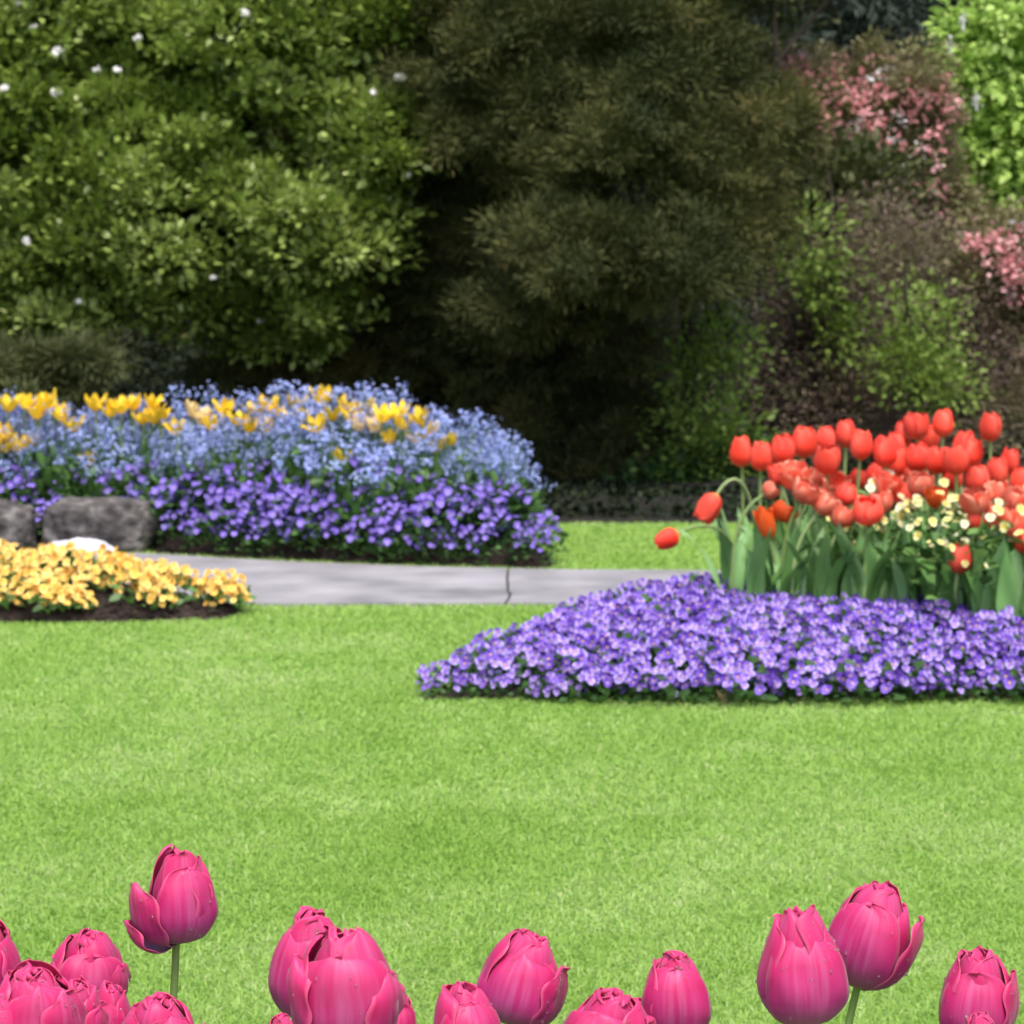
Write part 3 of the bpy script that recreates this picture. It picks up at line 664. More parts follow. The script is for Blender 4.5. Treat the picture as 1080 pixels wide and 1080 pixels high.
# ------------------------------------------------------------------ small bedding flowers
def pansy_mesh(name, light, mid, dark, eye=(0.75, 0.5, 0.05), R=1.0, seed=0):
    """five overlapping rounded petals facing +Z: two upper, two side, one broad lower"""
    r = np.random.RandomState(seed); V = []; F = []; col = []; n = 0
    for ang, w, l, lift, tone in [(62, .50, .92, -.12, 0), (118, .50, .92, -.12, 0), (8, .46, .86, .0, 1), (172, .46, .86, .0, 1), (270, .62, .98, .06, 1)]:
        a = math.radians(ang + r.uniform(-6, 6)); rows = [0, .3, .6, .85, 1.0]
        for i, v in enumerate(rows):
            hw = w * (0.15, .75, 1.0, .80, .35)[i]
            for j, u in enumerate((-1, -.5, 0, .5, 1)):
                rad = v * l * (1 - .10 * abs(u) * (v > .5)); x, y = rad, u * hw
                z = lift * 1 + .22 * v * v - .35 * max(0, v - .75) + .05 * math.sin(u * 4 + ang) * v + 0.08 * abs(u) * v
                V.append((x * math.cos(a) - y * math.sin(a), x * math.sin(a) + y * math.cos(a), z))
                c = np.array(eye if v == 0 else dark if v < (.5 if seed != 3 else .35) else (mid if (tone == 0 and v < .9) else light))
                if tone == 1 and .35 < v < .7: c = 0.6 * np.array(light) + .4 * np.array(mid)
                col.append(c)
        k = 25 * n; n += 1
        for i in range(4):
            for j in range(4): F.append((k + i * 5 + j, k + i * 5 + j + 1, k + i * 5 + j + 6, k + i * 5 + j + 5))
    return me(name, np.array(V) * R, F, M['petalmix'], col=np.array(col))
def dome_leaves(r, n, rad, h, size, kind='leaf', up=.5):
    a = r.rand(n) * 6.28; rr_ = rad * np.sqrt(r.rand(n)); z = h * (1 - (rr_ / rad) ** 2 * .6) * (0.15 + .85 * r.rand(n) ** .6)
    P = np.stack([np.cos(a) * rr_, np.sin(a) * rr_, z], 1); D = np.stack([np.cos(a), np.sin(a), np.full(n, up)], 1) + r.randn(n, 3) * .4
    return scatter(P, D, size * (.6 + .8 * r.rand(n)), r, kind)
def plant_proto(name, seed, rad, h, nleaf, lsize, flowers, nf, fs, leafm, label, cat, group, spread=1.0, hz=(0, .03), face=(0, -.75, .8), fj=.45, part='flower', kind='leaf', minsep=.8):
    r = np.random.RandomState(seed); root = empty(name); setp(root, label, cat, group)
    V, F, k = dome_leaves(r, nleaf, rad, h, lsize, kind); A = Acc(); A.add(V, F, np.repeat(r.rand(nleaf), k))
    ob('foliage', A.mesh('foliage', leafm), root)
    pts = []; tries = 0
    while len(pts) < nf and tries < 900:
        tries += 1
        a, q = r.rand() * 6.28, math.sqrt(r.rand()) * rad * spread
        p = Vector((math.cos(a) * q, math.sin(a) * q, 0)); zz = h * (1 - (q / (rad * spread)) ** 2 * .42)
        p.z = zz + r.uniform(*hz)
        if all((p - o_).length > fs * 2 * minsep for o_ in pts): pts.append(p)
    for p in pts:
        d = Vector(face) + Vector((p.x / rad * .5, p.y / rad * .4, 0)) + Vector(r.randn(3)) * fj
        q = d.normalized().to_track_quat('Z', 'Y'); q = q @ Matrix.Rotation(r.uniform(-.5, .5), 3, 'Z').to_quaternion()
        f = ob(part, flowers[r.randint(len(flowers))], root, loc=p, sc=fs * r.uniform(.85, 1.15)); f.rotation_mode = 'QUATERNION'; f.rotation_quaternion = q
    return root
def fill(protos, poly, which, step, seed, rzr=.4, edge=.03, xr=None, scr=(.85, 1.15), ok=None, jit=.3):
    r = random.Random(seed); first = {}; out = []
    x0, y0 = poly.min(0); x1, y1 = poly.max(0)
    if xr: x0, x1 = max(x0, xr[0]), min(x1, xr[1])
    y = y0 + edge; row = 0
    while y < y1:
        x = x0 + (step / 2 if row % 2 else 0)
        while x < x1:
            px, py = x + r.uniform(-1, 1) * step * jit, y + r.uniform(-1, 1) * step * jit
            if sdist(poly, np.array([px]), np.array([py]))[0] > edge and (ok is None or ok(px, py)):
                p = protos[r.randrange(len(protos))]; z = bedz1(which, px, py) - .005
                sc = r.uniform(*scr); rz = r.uniform(-rzr, rzr)
                if p.name not in first:
                    first[p.name] = 1; p.location = (px, py, z); p.rotation_euler = (0, 0, rz); p.scale = (sc,) * 3; out.append(p)
                else: out.append(dup(p, (px, py, z), rz, sc))
            x += step
        y += step * .87; row += 1
    for p in protos:
        if p.name not in first:
            for c in list(p.children): bpy.data.objects.remove(c)
            bpy.data.objects.remove(p)
    return out
def edge_row(protos, line, which, sp, seed, scr=(.75, 1.0), rzr=.4, jit=.02):
    """plants standing along a bed's edge; protos already placed, so every one is a copy"""
    r = random.Random(seed)
    for a, b in zip(line[:-1], line[1:]):
        n = max(1, int(np.hypot(*(b - a)) / sp))
        for i in range(n):
            c = a + (b - a) * (i + .5) / n; x, y = c[0] + r.uniform(-jit, jit), c[1] + r.uniform(-jit, jit)
            dup(protos[r.randrange(len(protos))], (x, y, bedz1(which, x, y) - .01), r.uniform(-rzr, rzr), r.uniform(*scr))
pv = [pansy_mesh('pansy_flower', (.28, .17, .70), (.11, .035, .43), (.08, .015, .34), seed=1), pansy_mesh('pansy_flower', (.15, .065, .50), (.08, .022, .34), (.06, .012, .28), seed=2),
      pansy_mesh('pansy_flower', (.55, .45, .90), (.17, .07, .54), (.10, .02, .40), seed=3)]
G1 = 'purple pansies in the bed in front of the red tulips'
protos = [plant_proto('pansy_plant', 200 + i, .115, .082, 120, .028, pv, 40, .0142, M['lowleaf'], 'low leafy pansy plant with violet and pale lavender flowers in front of the red tulips', 'pansy', G1, spread=1.12, hz=(-.004, .022), minsep=.64) for i in range(5)]
fill(protos, pansy_poly, 'red', .150, 1, edge=.02, xr=(-1, 2.4), scr=(.85, 1.15))
edge_row(protos, pp([(452, 6.47), (560, 6.46), (1250, 6.46)]), 'red', .105, 21, (.62, .85))
edge_row(protos, pp([(462, 6.56), (530, 6.95), (615, 7.66), (690, 8.16)]), 'red', .12, 22, (.7, .95))
edge_row(protos, pp([(500, 6.60), (560, 6.60), (640, 6.62)]), 'red', .11, 23, (.75, .95))
# the one tall pansy raised above the rest at (932,611)
vl = [pansy_mesh('viola_flower', (.21, .14, .62), (.15, .08, .52), (.10, .04, .42), (.6, .5, .3), seed=4), pansy_mesh('viola_flower', (.30, .23, .74), (.18, .11, .58), (.12, .05, .42), (.6, .5, .3), seed=5)]
G2 = 'violet violas along the front of the blue bed'
protos = [plant_proto('viola_plant', 220 + i, .11, .19, 150, .032, vl, 34, .0165, M['lowleaf'], 'bushy viola plant with blue violet flowers at the front of the blue bed', 'viola', G2, spread=1.05, hz=(-.045, .035), minsep=.60) for i in range(4)]
def front_band(x, y):
    d = sdist(bluebed, np.array([x]), np.array([y]))[0]
    yf_ = np.interp(x, bluebed[[9, 0, 1, 2, 3], 0], bluebed[[9, 0, 1, 2, 3], 1]); return y < yf_ + .30
fill(protos, bluebed, 'blue', .16, 2, edge=.02, xr=(-2.3, .4), ok=front_band, scr=(.8, 1.2))
edge_row(protos, pp([(172, 10.0), (300, 9.78), (440, 9.60), (575, 9.48)]), 'blue', .12, 24, (.7, .95))
edge_row(protos, pp([(190, 10.12), (300, 9.90), (440, 9.73), (560, 9.62)]), 'blue', .13, 25, (.8, 1.05))
edge_row(protos, pp([(572, 9.55), (560, 9.95)]), 'blue', .14, 26, (.7, .9))

# forget-me-nots
def fmn_proto(seed, n=150):
    r = np.random.RandomState(seed); root = empty('forget_me_not_plant'); setp(root, 'airy forget-me-not plant with sprays of tiny sky blue flowers in the mounded blue bed', 'forget-me-not', 'forget-me-nots filling the blue bed')
    V, F, k = dome_leaves(r, 110, .12, .20, .05, 'leaf', .9); A = Acc(); A.add(V, F, np.repeat(r.rand(110), k))
    B = Acc(); Bc = []
    for s in range(17):
        a, q = r.rand() * 6.28, .14 * math.sqrt(r.rand()); top = np.array([math.cos(a) * q, math.sin(a) * q, .32 - .10 * (q / .14) ** 2 + r.uniform(-.06, .05)])
        A.add(*tube_np(np.linspace([top[0] * .3, top[1] * .3, .0], top, 4), .0015, 4), .6)
        m_ = 14; P = top + r.randn(m_, 3) * [.016, .016, .014]
        D = unit(P - top + [0, -.012, .014] + r.randn(m_, 3) * .008)
        ref = unit(r.randn(m_, 3)); X = unit(np.cross(D, ref)); Yv = np.cross(D, X)
        ang = np.arange(5) / 5 * 2 * math.pi
        for j in range(m_):
            ring = [P[j] + .0075 * (math.cos(t_) * X[j] + math.sin(t_) * Yv[j]) for t_ in ang]
            B.add(np.array([P[j] + D[j] * .001] + ring), np.array([(0, 1, 2, 3), (0, 3, 4, 5), (0, 5, 1, 1)])[:2]); c = np.array([.09, .17, .60]) * r.uniform(.75, 1.25) + r.rand() * np.array([.14, .12, .1])
            Bc.append(np.concatenate([[(.55, .6, .7)], np.tile(c, (5, 1))]))
    ob('foliage', A.mesh('foliage', M['freshleaf']), root)
    m = me('blossoms', np.concatenate(B.V), np.concatenate(B.F), M['petalmix'], col=np.clip(np.concatenate(Bc), 0, 1)); ob('blossoms', m, root)
    return root
def backband(x, y): return not front_band(x, y) or (x > xat(500, 9.6))
fill([fmn_proto(300 + i) for i in range(4)], bluebed, 'blue', .15, 3, rzr=3.1, edge=.06, xr=(-2.4, .4), ok=lambda x, y: not (y < np.interp(x, bluebed[[9, 0, 1, 2, 3], 0], bluebed[[9, 0, 1, 2, 3], 1]) + .12), scr=(.8, 1.2))

# primroses
pr = [pansy_mesh('primrose_flower', (.87, .58, .13), (.84, .50, .09), (.84, .42, .07), (.78, .3, .03), seed=6), pansy_mesh('primrose_flower', (.90, .70, .28), (.87, .60, .16), (.80, .42, .04), (.8, .35, .02), seed=7)]
G3 = 'yellow primroses in the left bed'
protos = [plant_proto('primrose_plant', 240 + i, .085, .10, 45, .034, pr, 36, .0172, M['freshleaf'], 'compact primrose clump with warm yellow flowers in the bed by the path', 'primrose', G3, spread=1.0, hz=(-.03, .03), minsep=.5) for i in range(4)]
fill(protos, yellowbed, 'yellow', .165, 4, edge=.03, xr=(-2.6, 0), scr=(.85, 1.2), jit=.28)
edge_row(protos, pp([(-40, 8.0), (110, 8.0), (225, 8.08), (250, 8.18)]), 'yellow', .20, 27, (.75, .95), jit=.03)
edge_row(protos, pp([(150, 8.18), (215, 8.2)]), 'yellow', .14, 28, (.8, 1.0), jit=.03)
wp = [pansy_mesh('primrose_flower', (.80, .78, .62), (.75, .72, .48), (.75, .65, .2), (.75, .6, .1), seed=8), pansy_mesh('primrose_flower', (.82, .80, .42), (.75, .7, .25), (.7, .55, .1), (.75, .6, .1), seed=9)]
G4 = 'cream primroses among the red tulips'
protos = [plant_proto('primrose_plant', 260 + i, .10, .25, 70, .050, wp, 18, .0145, M['freshleaf'], 'upright primrose plant with cream and pale yellow flowers between the red tulips', 'primrose', G4, spread=1.0, hz=(-.11, .05), minsep=.6) for i in range(3)]
cream = [(1012, 7.0), (985, 7.1), (955, 7.25), (1045, 7.3), (1070, 7.05), (925, 7.6), (970, 7.5), (1010, 7.6), (1055, 7.6), (1100, 7.2), (1130, 7.6), (1180, 7.2), (890, 7.9), (940, 7.9), (850, 7.75), (955, 7.4), (980, 7.3), (1000, 7.3), (1025, 7.2), (1040, 7.5), (1080, 7.3), (1065, 7.45), (1020, 7.4), (940, 7.45), (965, 7.7), (1000, 7.8), (905, 7.4)]
rc = random.Random(5)
for i, (px, Y) in enumerate(cream):
    x = xat(px, Y); z = bedz1('red', x, Y) + (.09 if px > 900 else .02)
    p = protos[i % 3]
    if i < 3: p.location = (x, Y, z); continue
    dup(p, (x, Y, z), rc.uniform(-.4, .4), rc.uniform(.85, 1.2))

# ------------------------------------------------------------------ tulips
PR = np.array([(0.0, .06, 0), (.08, .42, .02), (.18, .74, .09), (.32, .94, .24), (.47, 1.0, .42), (.62, .96, .60), (.78, .85, .79), (.9, .70, .93), (1.0, .56, 1.02)])
def petal(theta, R, H, W=1.05, rs=1.0, flare=0.0, hs=1.0, seed=0, nu=13, nv=20, ruf=.045, tipin=0.0, lean=0.0, bend=0.0, notch=0.0, skew=1.0):
    """one tulip petal: rows along v, columns across u; lies on the bloom's egg profile scaled by rs; flare opens the tip, lean tips the whole petal outward about its base"""
    r = np.random.RandomState(seed)
    s = np.linspace(0, 1, nv); v = 1 - (1 - s) ** 1.35
    vq = v ** skew; rr_ = np.interp(vq, PR[:, 0], PR[:, 1]); zz = np.interp(v, PR[:, 0], PR[:, 2])
    ker = np.array([.25, .5, .25])
    for _ in range(2):
        rr_[1:-1] = np.convolve(rr_, ker, 'valid'); zz[1:-1] = np.convolve(zz, ker, 'valid')
    op = np.clip((v - .35) / .65, 0, 1) ** 1.5
    rr_ = R * (rr_ * rs + flare * op - tipin * op); zz = H * hs * zz
    low = np.clip(v / .5, 0, 1); wl = .10 + .90 * (low * (2 - low)); hi = np.clip((v - .5) / .5, 0, 1); wh = (1 - hi ** 2.9) ** .5
    hw = R * W * wl * wh * (1 - notch * np.exp(-((v - 1) / .05) ** 2))
    u = np.linspace(-1, 1, nu)
    U, Vv = np.meshgrid(u, v); Rr = rr_[:, None]; Hw = hw[:, None]
    # arc: across the petal follow a circle a little flatter than the bloom
    Rc = np.maximum(Rr * 1.12, R * .45); phi = U * Hw / Rc
    x = (Rr - Rc) + Rc * np.cos(phi); y = Rc * np.sin(phi)
    sd1, sd2 = r.rand() * 20, r.rand() * 20
    nz = fnoise(np.stack([U * 1.3 + sd1, Vv * 2.2 + sd2, U * 0], -1), 2)
    x = x + R * .08 * nz * np.clip(Vv * 2, 0, 1)
    edge = np.clip(np.abs(U) ** 3 + np.clip((Vv - .85) / .15, 0, 1) ** 2, 0, 1.3)
    x = x + R * ruf * edge * np.sin(Vv * 17 + U * 6 + sd1) + R * .05 * edge * (r.rand() - .3)
    x = x - R * .045 * np.exp(-(U / .13) ** 2) * np.clip(Vv * 2, 0, 1) * (1 - Vv) * 1.5         # midrib crease
    z = zz[:, None] + R * .04 * nz * Vv + R * ruf * 1.3 * np.sin(U * 5 + sd2) * np.clip((Vv - .8) / .2, 0, 1) - R * .06 * np.abs(U) ** 2 * Vv
    if bend: 
        bb = bend * Vv ** 2; x, z = x + bb * H * .5, z - bb * H * .35
    x, z = x * math.cos(lean) + z * math.sin(lean), -x * math.sin(lean) * .6 + z * math.cos(lean)
    c, s_ = math.cos(theta), math.sin(theta)
    P = np.stack([x * c - y * s_, x * s_ + y * c, z], -1).reshape(-1, 3)
    uv = np.stack([(U * .5 + .5), Vv], -1).reshape(-1, 2)
    # uv x measured so that 0 and 1 are always the true rim, near the tip as well
    return P, gridF(nu, nv), uv
def tleaf(base, az, L, w, arch, seed, nu=5, nv=12, tw=0.0, z0=0.0):
    r = np.random.RandomState(seed); v = np.linspace(0, 1, nv); u = np.linspace(-1, 1, nu); U, Vv = np.meshgrid(u, v)
    out = .03 + arch * L * v ** 2.0; up = L * (v - .42 * arch * v ** 2.5)
    hw = w * (np.sin(np.pi * np.clip(v, 0, 1) ** .75) ** .8) * .5 + .006 * (1 - v)
    x = out[:, None] - .30 * hw[:, None] * (1 - np.abs(U) ** 1.5) + .004 * np.sin(Vv * 9 + U * 3 + seed); y = U * hw[:, None] + tw * Vv ** 2 * L; z = up[:, None] + 0 * U + .006 * np.sin(Vv * 11 + seed) * U
    c, s = math.cos(az), math.sin(az)
    P = np.stack([base[0] + x * c - y * s, base[1] + x * s + y * c, base[2] + z + z0], -1).reshape(-1, 3)
    return P, gridF(nu, nv)
def solid(o, t=.00045):
    m = o.modifiers.new('thickness', 'SOLIDIFY'); m.thickness = t; m.offset = 0
PI = math.pi
front = -PI / 2                     # angle facing the camera
def droplets(Ps, n, r, parent, big=1.0):
    """beads of water sitting on the outer faces of the petals"""
    t = (1 + 5 ** .5) / 2
    I = np.array([(-1, t, 0), (1, t, 0), (-1, -t, 0), (1, -t, 0), (0, -1, t), (0, 1, t), (0, -1, -t), (0, 1, -t), (t, 0, -1), (t, 0, 1), (-t, 0, -1), (-t, 0, 1)]) / 1.902
    IF = np.array([(0, 11, 5), (0, 5, 1), (0, 1, 7), (0, 7, 10), (0, 10, 11), (1, 5, 9), (5, 11, 4), (11, 10, 2), (10, 7, 6), (7, 1, 8), (3, 9, 4), (3, 4, 2), (3, 2, 6), (3, 6, 8), (3, 8, 9), (4, 9, 5), (2, 4, 11), (6, 2, 10), (8, 6, 7), (9, 8, 1)])
    A = Acc(); cen = None
    for _ in range(n):
        P, nu, nv = Ps[r.randint(len(Ps))]
        if r.rand() < .6 and cen is not None: P, nu, nv, i0, j0 = cen
        else: i0 = None
        g = P.reshape(nv, nu, 3); i = 4 + int((nv - 6) * r.rand() ** .7); j = r.randint(1, nu - 2); a, b = r.rand(2)
        if i0 is not None: i, j = int(np.clip(i0 + r.randn() * 2.2, 4, nv - 2)), int(np.clip(j0 + r.randn() * 1.4, 1, nu - 3))
        elif r.rand() < .35 or cen is None: cen = (P, nu, nv, i, j)
        p = g[i, j] * (1 - a) * (1 - b) + g[i + 1, j] * a * (1 - b) + g[i, j + 1] * (1 - a) * b + g[i + 1, j + 1] * a * b
        nrm = unit(np.cross(g[i, j + 1] - g[i, j], g[i + 1, j] - g[i, j]))
        if nrm @ (p - [0, 0, p[2]]) < 0: nrm = -nrm
        R_ = (.0006 + .0012 * r.rand() ** 3) * big
        A.add(p + nrm * R_ * .25 + I * R_ * [1, 1, 1.1], IF)
    o = ob('water_droplets', A.mesh('water_droplets', M['drop']), parent); setp(o, kind='stuff'); return o

def pink_tulip(label, px, py, w, h, Y, tilt=(0, 0), rz=0.0, seed=0, openn=0.0, petals=None, base_off=(0, 0), leaves=2, extra=0, ndrop=45, Wd=1.05, wings=()):
    """px,py: pixel of the bloom's base; w,h bloom size in pixels; tilt in degrees (sideways, towards the viewer)"""
    R = w * .5 * Y / FPX * .96; H = h * Y / FPX * .98
    r = np.random.RandomState(seed)
    head = at(px, py, Y)
    gx, gy = head.x + base_off[0], Y + base_off[1]
    gz = bedz1('pink', gx, gy)
    root = empty('tulip', (gx, gy, gz)); setp(root, label, 'tulip', 'pink tulips in the foreground')
    bl = Vector(head) - Vector((gx, gy, gz))
    rot = Matrix.Rotation(math.radians(tilt[0]), 3, 'Y') @ Matrix.Rotation(math.radians(tilt[1]), 3, 'X')
    eul = (rot @ Matrix.Rotation(rz, 3, 'Z')).to_euler()
    bloom = empty('bloom'); bloom.parent = root; bloom.location = bl; bloom.rotation_euler = eul
    if petals is None:
        petals = []
        for k in range(3): petals.append(dict(theta=k * 2.094 + r.uniform(-.15, .15), rs=(1.09, 1.0, 1.04)[k], flare=openn * r.uniform(.5, 1.2) - .10, hs=(r.uniform(.82, .90) if k == 0 else r.uniform(.84, .97)), W=Wd * 1.15 * r.uniform(.95, 1.08), lean=r.uniform(.0, .05)))
        for k in range(3): petals.append(dict(theta=k * 2.094 + 1.047 + r.uniform(-.2, .2), rs=.90 - .03 * k, flare=openn * r.uniform(.2, .7), hs=r.uniform(.95, 1.05), W=1.08 * r.uniform(.95, 1.05), tipin=r.uniform(.16, .30), ruf=.055))
        petals.append(dict(theta=r.rand() * 6.28, rs=.62, hs=.99, W=.95, tipin=.34, ruf=.08))
        for k in range(extra): petals.append(dict(theta=r.rand() * 6.28, rs=.72, flare=openn * .3, hs=r.uniform(.9, 1.03), W=.8, tipin=.16, ruf=.10))
    for th, ln, hs_ in wings: petals.append(dict(theta=front + th - rz, rs=1.02, hs=hs_, W=.85, lean=ln, flare=.10, ruf=.06))
    skw = .82 + .42 * ((seed * 0.618) % 1)
    Ps = []
    for i, d in enumerate(petals):
        P, F, uv = petal(R=R, H=H, seed=seed * 31 + i, nu=15, nv=24, skew=skw, **d)
        o = ob('petal', me('petal', P, F, M['pink'], uv=uv), bloom); solid(o)
        if d['rs'] >= .85 or d.get('lean', 0) > .3: Ps.append((P, 15, 24))
    if ndrop: droplets(Ps, int(ndrop * 2.4), r, bloom)
    # stem
    t = np.linspace(0, 1, 14)[:, None]; b0 = np.zeros(3); b1 = np.array(bl) ; dirv = np.array(rot @ Vector((0, 0, 1)))
    c1 = np.array([0, 0, bl.z * .45]); c2 = b1 - dirv * bl.z * .28
    q = (1 - t) ** 3 * b0 + 3 * (1 - t) ** 2 * t * c1 + 3 * (1 - t) * t ** 2 * c2 + t ** 3 * (b1 + dirv * H * .02)
    A = Acc(); A.add(*tube_np(q, .0042 - .0010 * t[:, 0], 10), .15); ob('stem', A.mesh('stem', M['stem']), root)
    for k in range(leaves):
        az = r.rand() * 6.28; A = Acc(); P, F = tleaf((0, 0, .0), az, r.uniform(.30, .40), r.uniform(.05, .07), r.uniform(.25, .5), seed * 7 + k, 7, 14); A.add(P, F, .5)
        o = ob('leaf', A.mesh('leaf', M['tulipleaf']), root); solid(o, .0012)
    return root
T1 = [dict(theta=front + .55, rs=1.0, hs=.86, W=1.0, flare=-.02), dict(theta=front - 1.0, rs=.95, hs=.78, W=1.0, lean=.36, flare=.05), dict(theta=front - 1.3, rs=.9, hs=.52, W=.85, lean=.85, flare=.05),
      dict(theta=front + 2.3, rs=.98, hs=.86, W=1.0, flare=.04), dict(theta=front + 1.6, rs=.92, hs=.92, W=.9, tipin=.02), dict(theta=front - .2, rs=.66, hs=.98, W=.75, tipin=.12), dict(theta=front - 2.4, rs=.74, hs=1.0, W=.8, tipin=.1, ruf=.06), dict(theta=front + .5, rs=.72, hs=1.02, W=.75, tipin=.08)]
pink_tulip('tall pink tulip with one loose petal sagging on its left and its green stem showing', 186, 994, 84, 103, 2.05, (3, 2), 0, 1, petals=T1, base_off=(-.03, .0), ndrop=50)
pink_tulip('pink tulip head cut off by the left edge, only its right side showing', -28, 1052, 88, 90, 1.98, (10, 0), .3, 2, openn=.05, base_off=(-.02, 0))
pink_tulip('ruffled double pink tulip rising behind the bunch at the lower left', 92, 1062, 80, 84, 2.12, (4, 6), front + .3, 3, wings=[(1.2, .2, .7), (-1.3, .18, .75)], openn=.05, extra=4, base_off=(.0, .04))
pink_tulip('pink tulip squeezed between the double blooms of the lower left bunch', 76, 1118, 62, 88, 1.97, (5, 4), front - .2, 19, openn=.05, extra=3, wings=[(1.1, .15, .8)])
pink_tulip('pink tulip low in the corner at the bottom left of the bunch', 4, 1128, 66, 84, 1.9, (-6, 4), front + .1, 20, openn=.05, extra=3)
pink_tulip('broad many petalled pink tulip in front of the lower left bunch', 42, 1116, 96, 102, 1.92, (-3, 5), front + .25, 4, wings=[(-1.1, .22, .8), (1.0, .16, .85)], openn=.12, extra=4, base_off=(0, 0), Wd=.85)
pink_tulip('small pink tulip squeezed at the right end of the lower left bunch', 112, 1112, 56, 78, 2.0, (6, 3), front - .3, 5, openn=.02, extra=2, base_off=(.0, .03))
pink_tulip('open ruffled pink tulip just below the stem of the tall one', 168, 1130, 82, 84, 1.95, (2, 10), front + .5, 6, wings=[(1.3, .25, .8)], openn=.1, extra=4, base_off=(.02, 0))
pink_tulip('tall narrow pink tulip half hidden behind the big central one', 330, 1072, 86, 118, 2.08, (0, 4), front - .75, 7, openn=-.02, extra=3, base_off=(0, .04), Wd=1.0)
pink_tulip('largest pink tulip, full and broad, with rain drops on its wide front petal', 366, 1106, 112, 130, 1.84, (-1, 3), front - .1, 8, wings=[(1.2, .12, .72), (-1.35, .10, .84)], openn=.06, extra=2, base_off=(.0, 0), ndrop=70, Wd=1.15)
pink_tulip('pink tulip peeping out on the right behind the largest bloom', 405, 1120, 60, 84, 2.0, (8, 0), front + .4, 9, openn=.06, base_off=(.02, .03))
pink_tulip('small pink tulip low down under the left side of the tall narrow bloom', 302, 1136, 42, 70, 1.98, (-4, 0), .4, 10, openn=.02, base_off=(-.02, 0))
pink_tulip('small pink tulip directly left of the leaning central bloom', 490, 1124, 74, 92, 1.95, (0, 3), front + .5, 11, openn=.0, extra=1, base_off=(0, 0))
pink_tulip('pink tulip leaning right with its lower side turning mauve', 540, 1078, 90, 100, 2.05, (14, 2), front - .1, 12, wings=[(1.15, .16, .82)], openn=.05, base_off=(-.02, 0), extra=1)
pink_tulip('wide flat topped pink tulip with ruffled layers low in the middle', 640, 1126, 98, 86, 1.96, (2, 8), front - .5, 13, wings=[(1.2, .2, .8)], openn=.12, extra=5, base_off=(0, 0))
pink_tulip('closed egg shaped pink tulip in the middle right of the row', 713, 1095, 74, 96, 2.0, (-2, 3), front + .0, 14, openn=-.08, base_off=(0, 0), extra=2, Wd=1.2)
pink_tulip('large closed pink tulip just left of the tallest right hand bloom', 847, 1080, 94, 124, 1.93, (-3, 1), front + .15, 35, openn=-.03, base_off=(0, 0), ndrop=80, Wd=1.05)
pink_tulip('tallest pink tulip on the right, leaning right on a visible stem', 904, 1041, 86, 116, 2.02, (13, 2), front - .35, 16, wings=[(1.2, .20, .86)], openn=.08, base_off=(-.03, 0), ndrop=60)
pink_tulip('closed pink tulip standing nearest the right edge of the photo', 1026, 1100, 80, 104, 1.97, (3, 2), front - .15, 17, wings=[(1.25, .12, .84)], openn=.04, base_off=(0, 0), ndrop=60)
pink_tulip('pink tulip barely rising in front of the rightmost bloom', 1032, 1146, 50, 80, 1.88, (0, 0), front + .2, 18, openn=.0, base_off=(0, 0))

# small bloom meshes for the beds
def small_bloom(name, seed, openn, cols, H=1.0, R=.37, n_in=3, ruf=.03, pointed=False):
    r = np.random.RandomState(seed); A = []; Fs = []; Cs = []; n = 0
    specs = [(k * 2.094, 1.0, openn * r.uniform(.5, 1.5), r.uniform(.9, 1.0), 1.08) for k in range(3)] + [(k * 2.094 + 1.05, .88, openn * r.uniform(.2, 1.2), r.uniform(.97, 1.05), .95) for k in range(n_in)]
    for i, (th, rs, fl, hs, W) in enumerate(specs):
        P, F, uv = petal(th + r.uniform(-.1, .1), R, H, W=W * (.75 if pointed else 1), rs=rs, flare=fl, hs=hs, seed=seed * 13 + i, nu=7, nv=10, ruf=ruf, lean=max(0, openn) * r.uniform(0, .5))
        c0, c1, c2 = [np.array(c) for c in cols]; v = uv[:, 1:2]; e = np.clip(np.abs(uv[:, 0:1] - .5) * 2, 0, 1) ** 2
        c = c0 * np.clip(1 - v / .18, 0, 1) + c1 * (1 - np.clip(1 - v / .18, 0, 1)); k2 = np.clip(e * v * .9 + .35 * r.rand() ** 2, 0, 1); c = c * (1 - k2) + c2 * k2
        A.append(P); Fs.append(F + n); Cs.append(c); n += len(P)
    return me(name, np.concatenate(A), np.concatenate(Fs), M['petalmix'], col=np.concatenate(Cs))
RC = ((.80, .42, .12), (.90, .070, .040), (.93, .22, .16))
RB = [small_bloom('red_bloom', i, (-.05, .06, .03, 0, .12, -.08)[i], (RC[0], ((.88, .050, .024), (.90, .075, .045), (.84, .035, .020))[i % 3], (.92, .15, .10)), ruf=.045) for i in range(6)]
RP = [small_bloom('pale_red_bloom', 20 + i, (.25, .45)[i % 2], ((.90, .80, .50), (.90, .075, .035), (.94, .42, .28)), ruf=.07) for i in range(3)]
RO = [small_bloom('orange_red_bloom', 30 + i, .35, ((.8, .4, .05), (.82, .08, .012), (.85, .16, .03)), ruf=.06) for i in range(2)]
YB = [small_bloom('yellow_bloom', 40 + i, 1.05, ((.8, .45, .03), (.90, .60, .02), (.92, .70, .08)), ruf=.14, pointed=True, R=.30) for i in range(3)]
YP = [small_bloom('pale_yellow_bloom', 50 + i, 1.1, ((.8, .5, .2), (.86, .62, .25), (.88, .68, .34)), ruf=.12, pointed=True, R=.34) for i in range(2)]
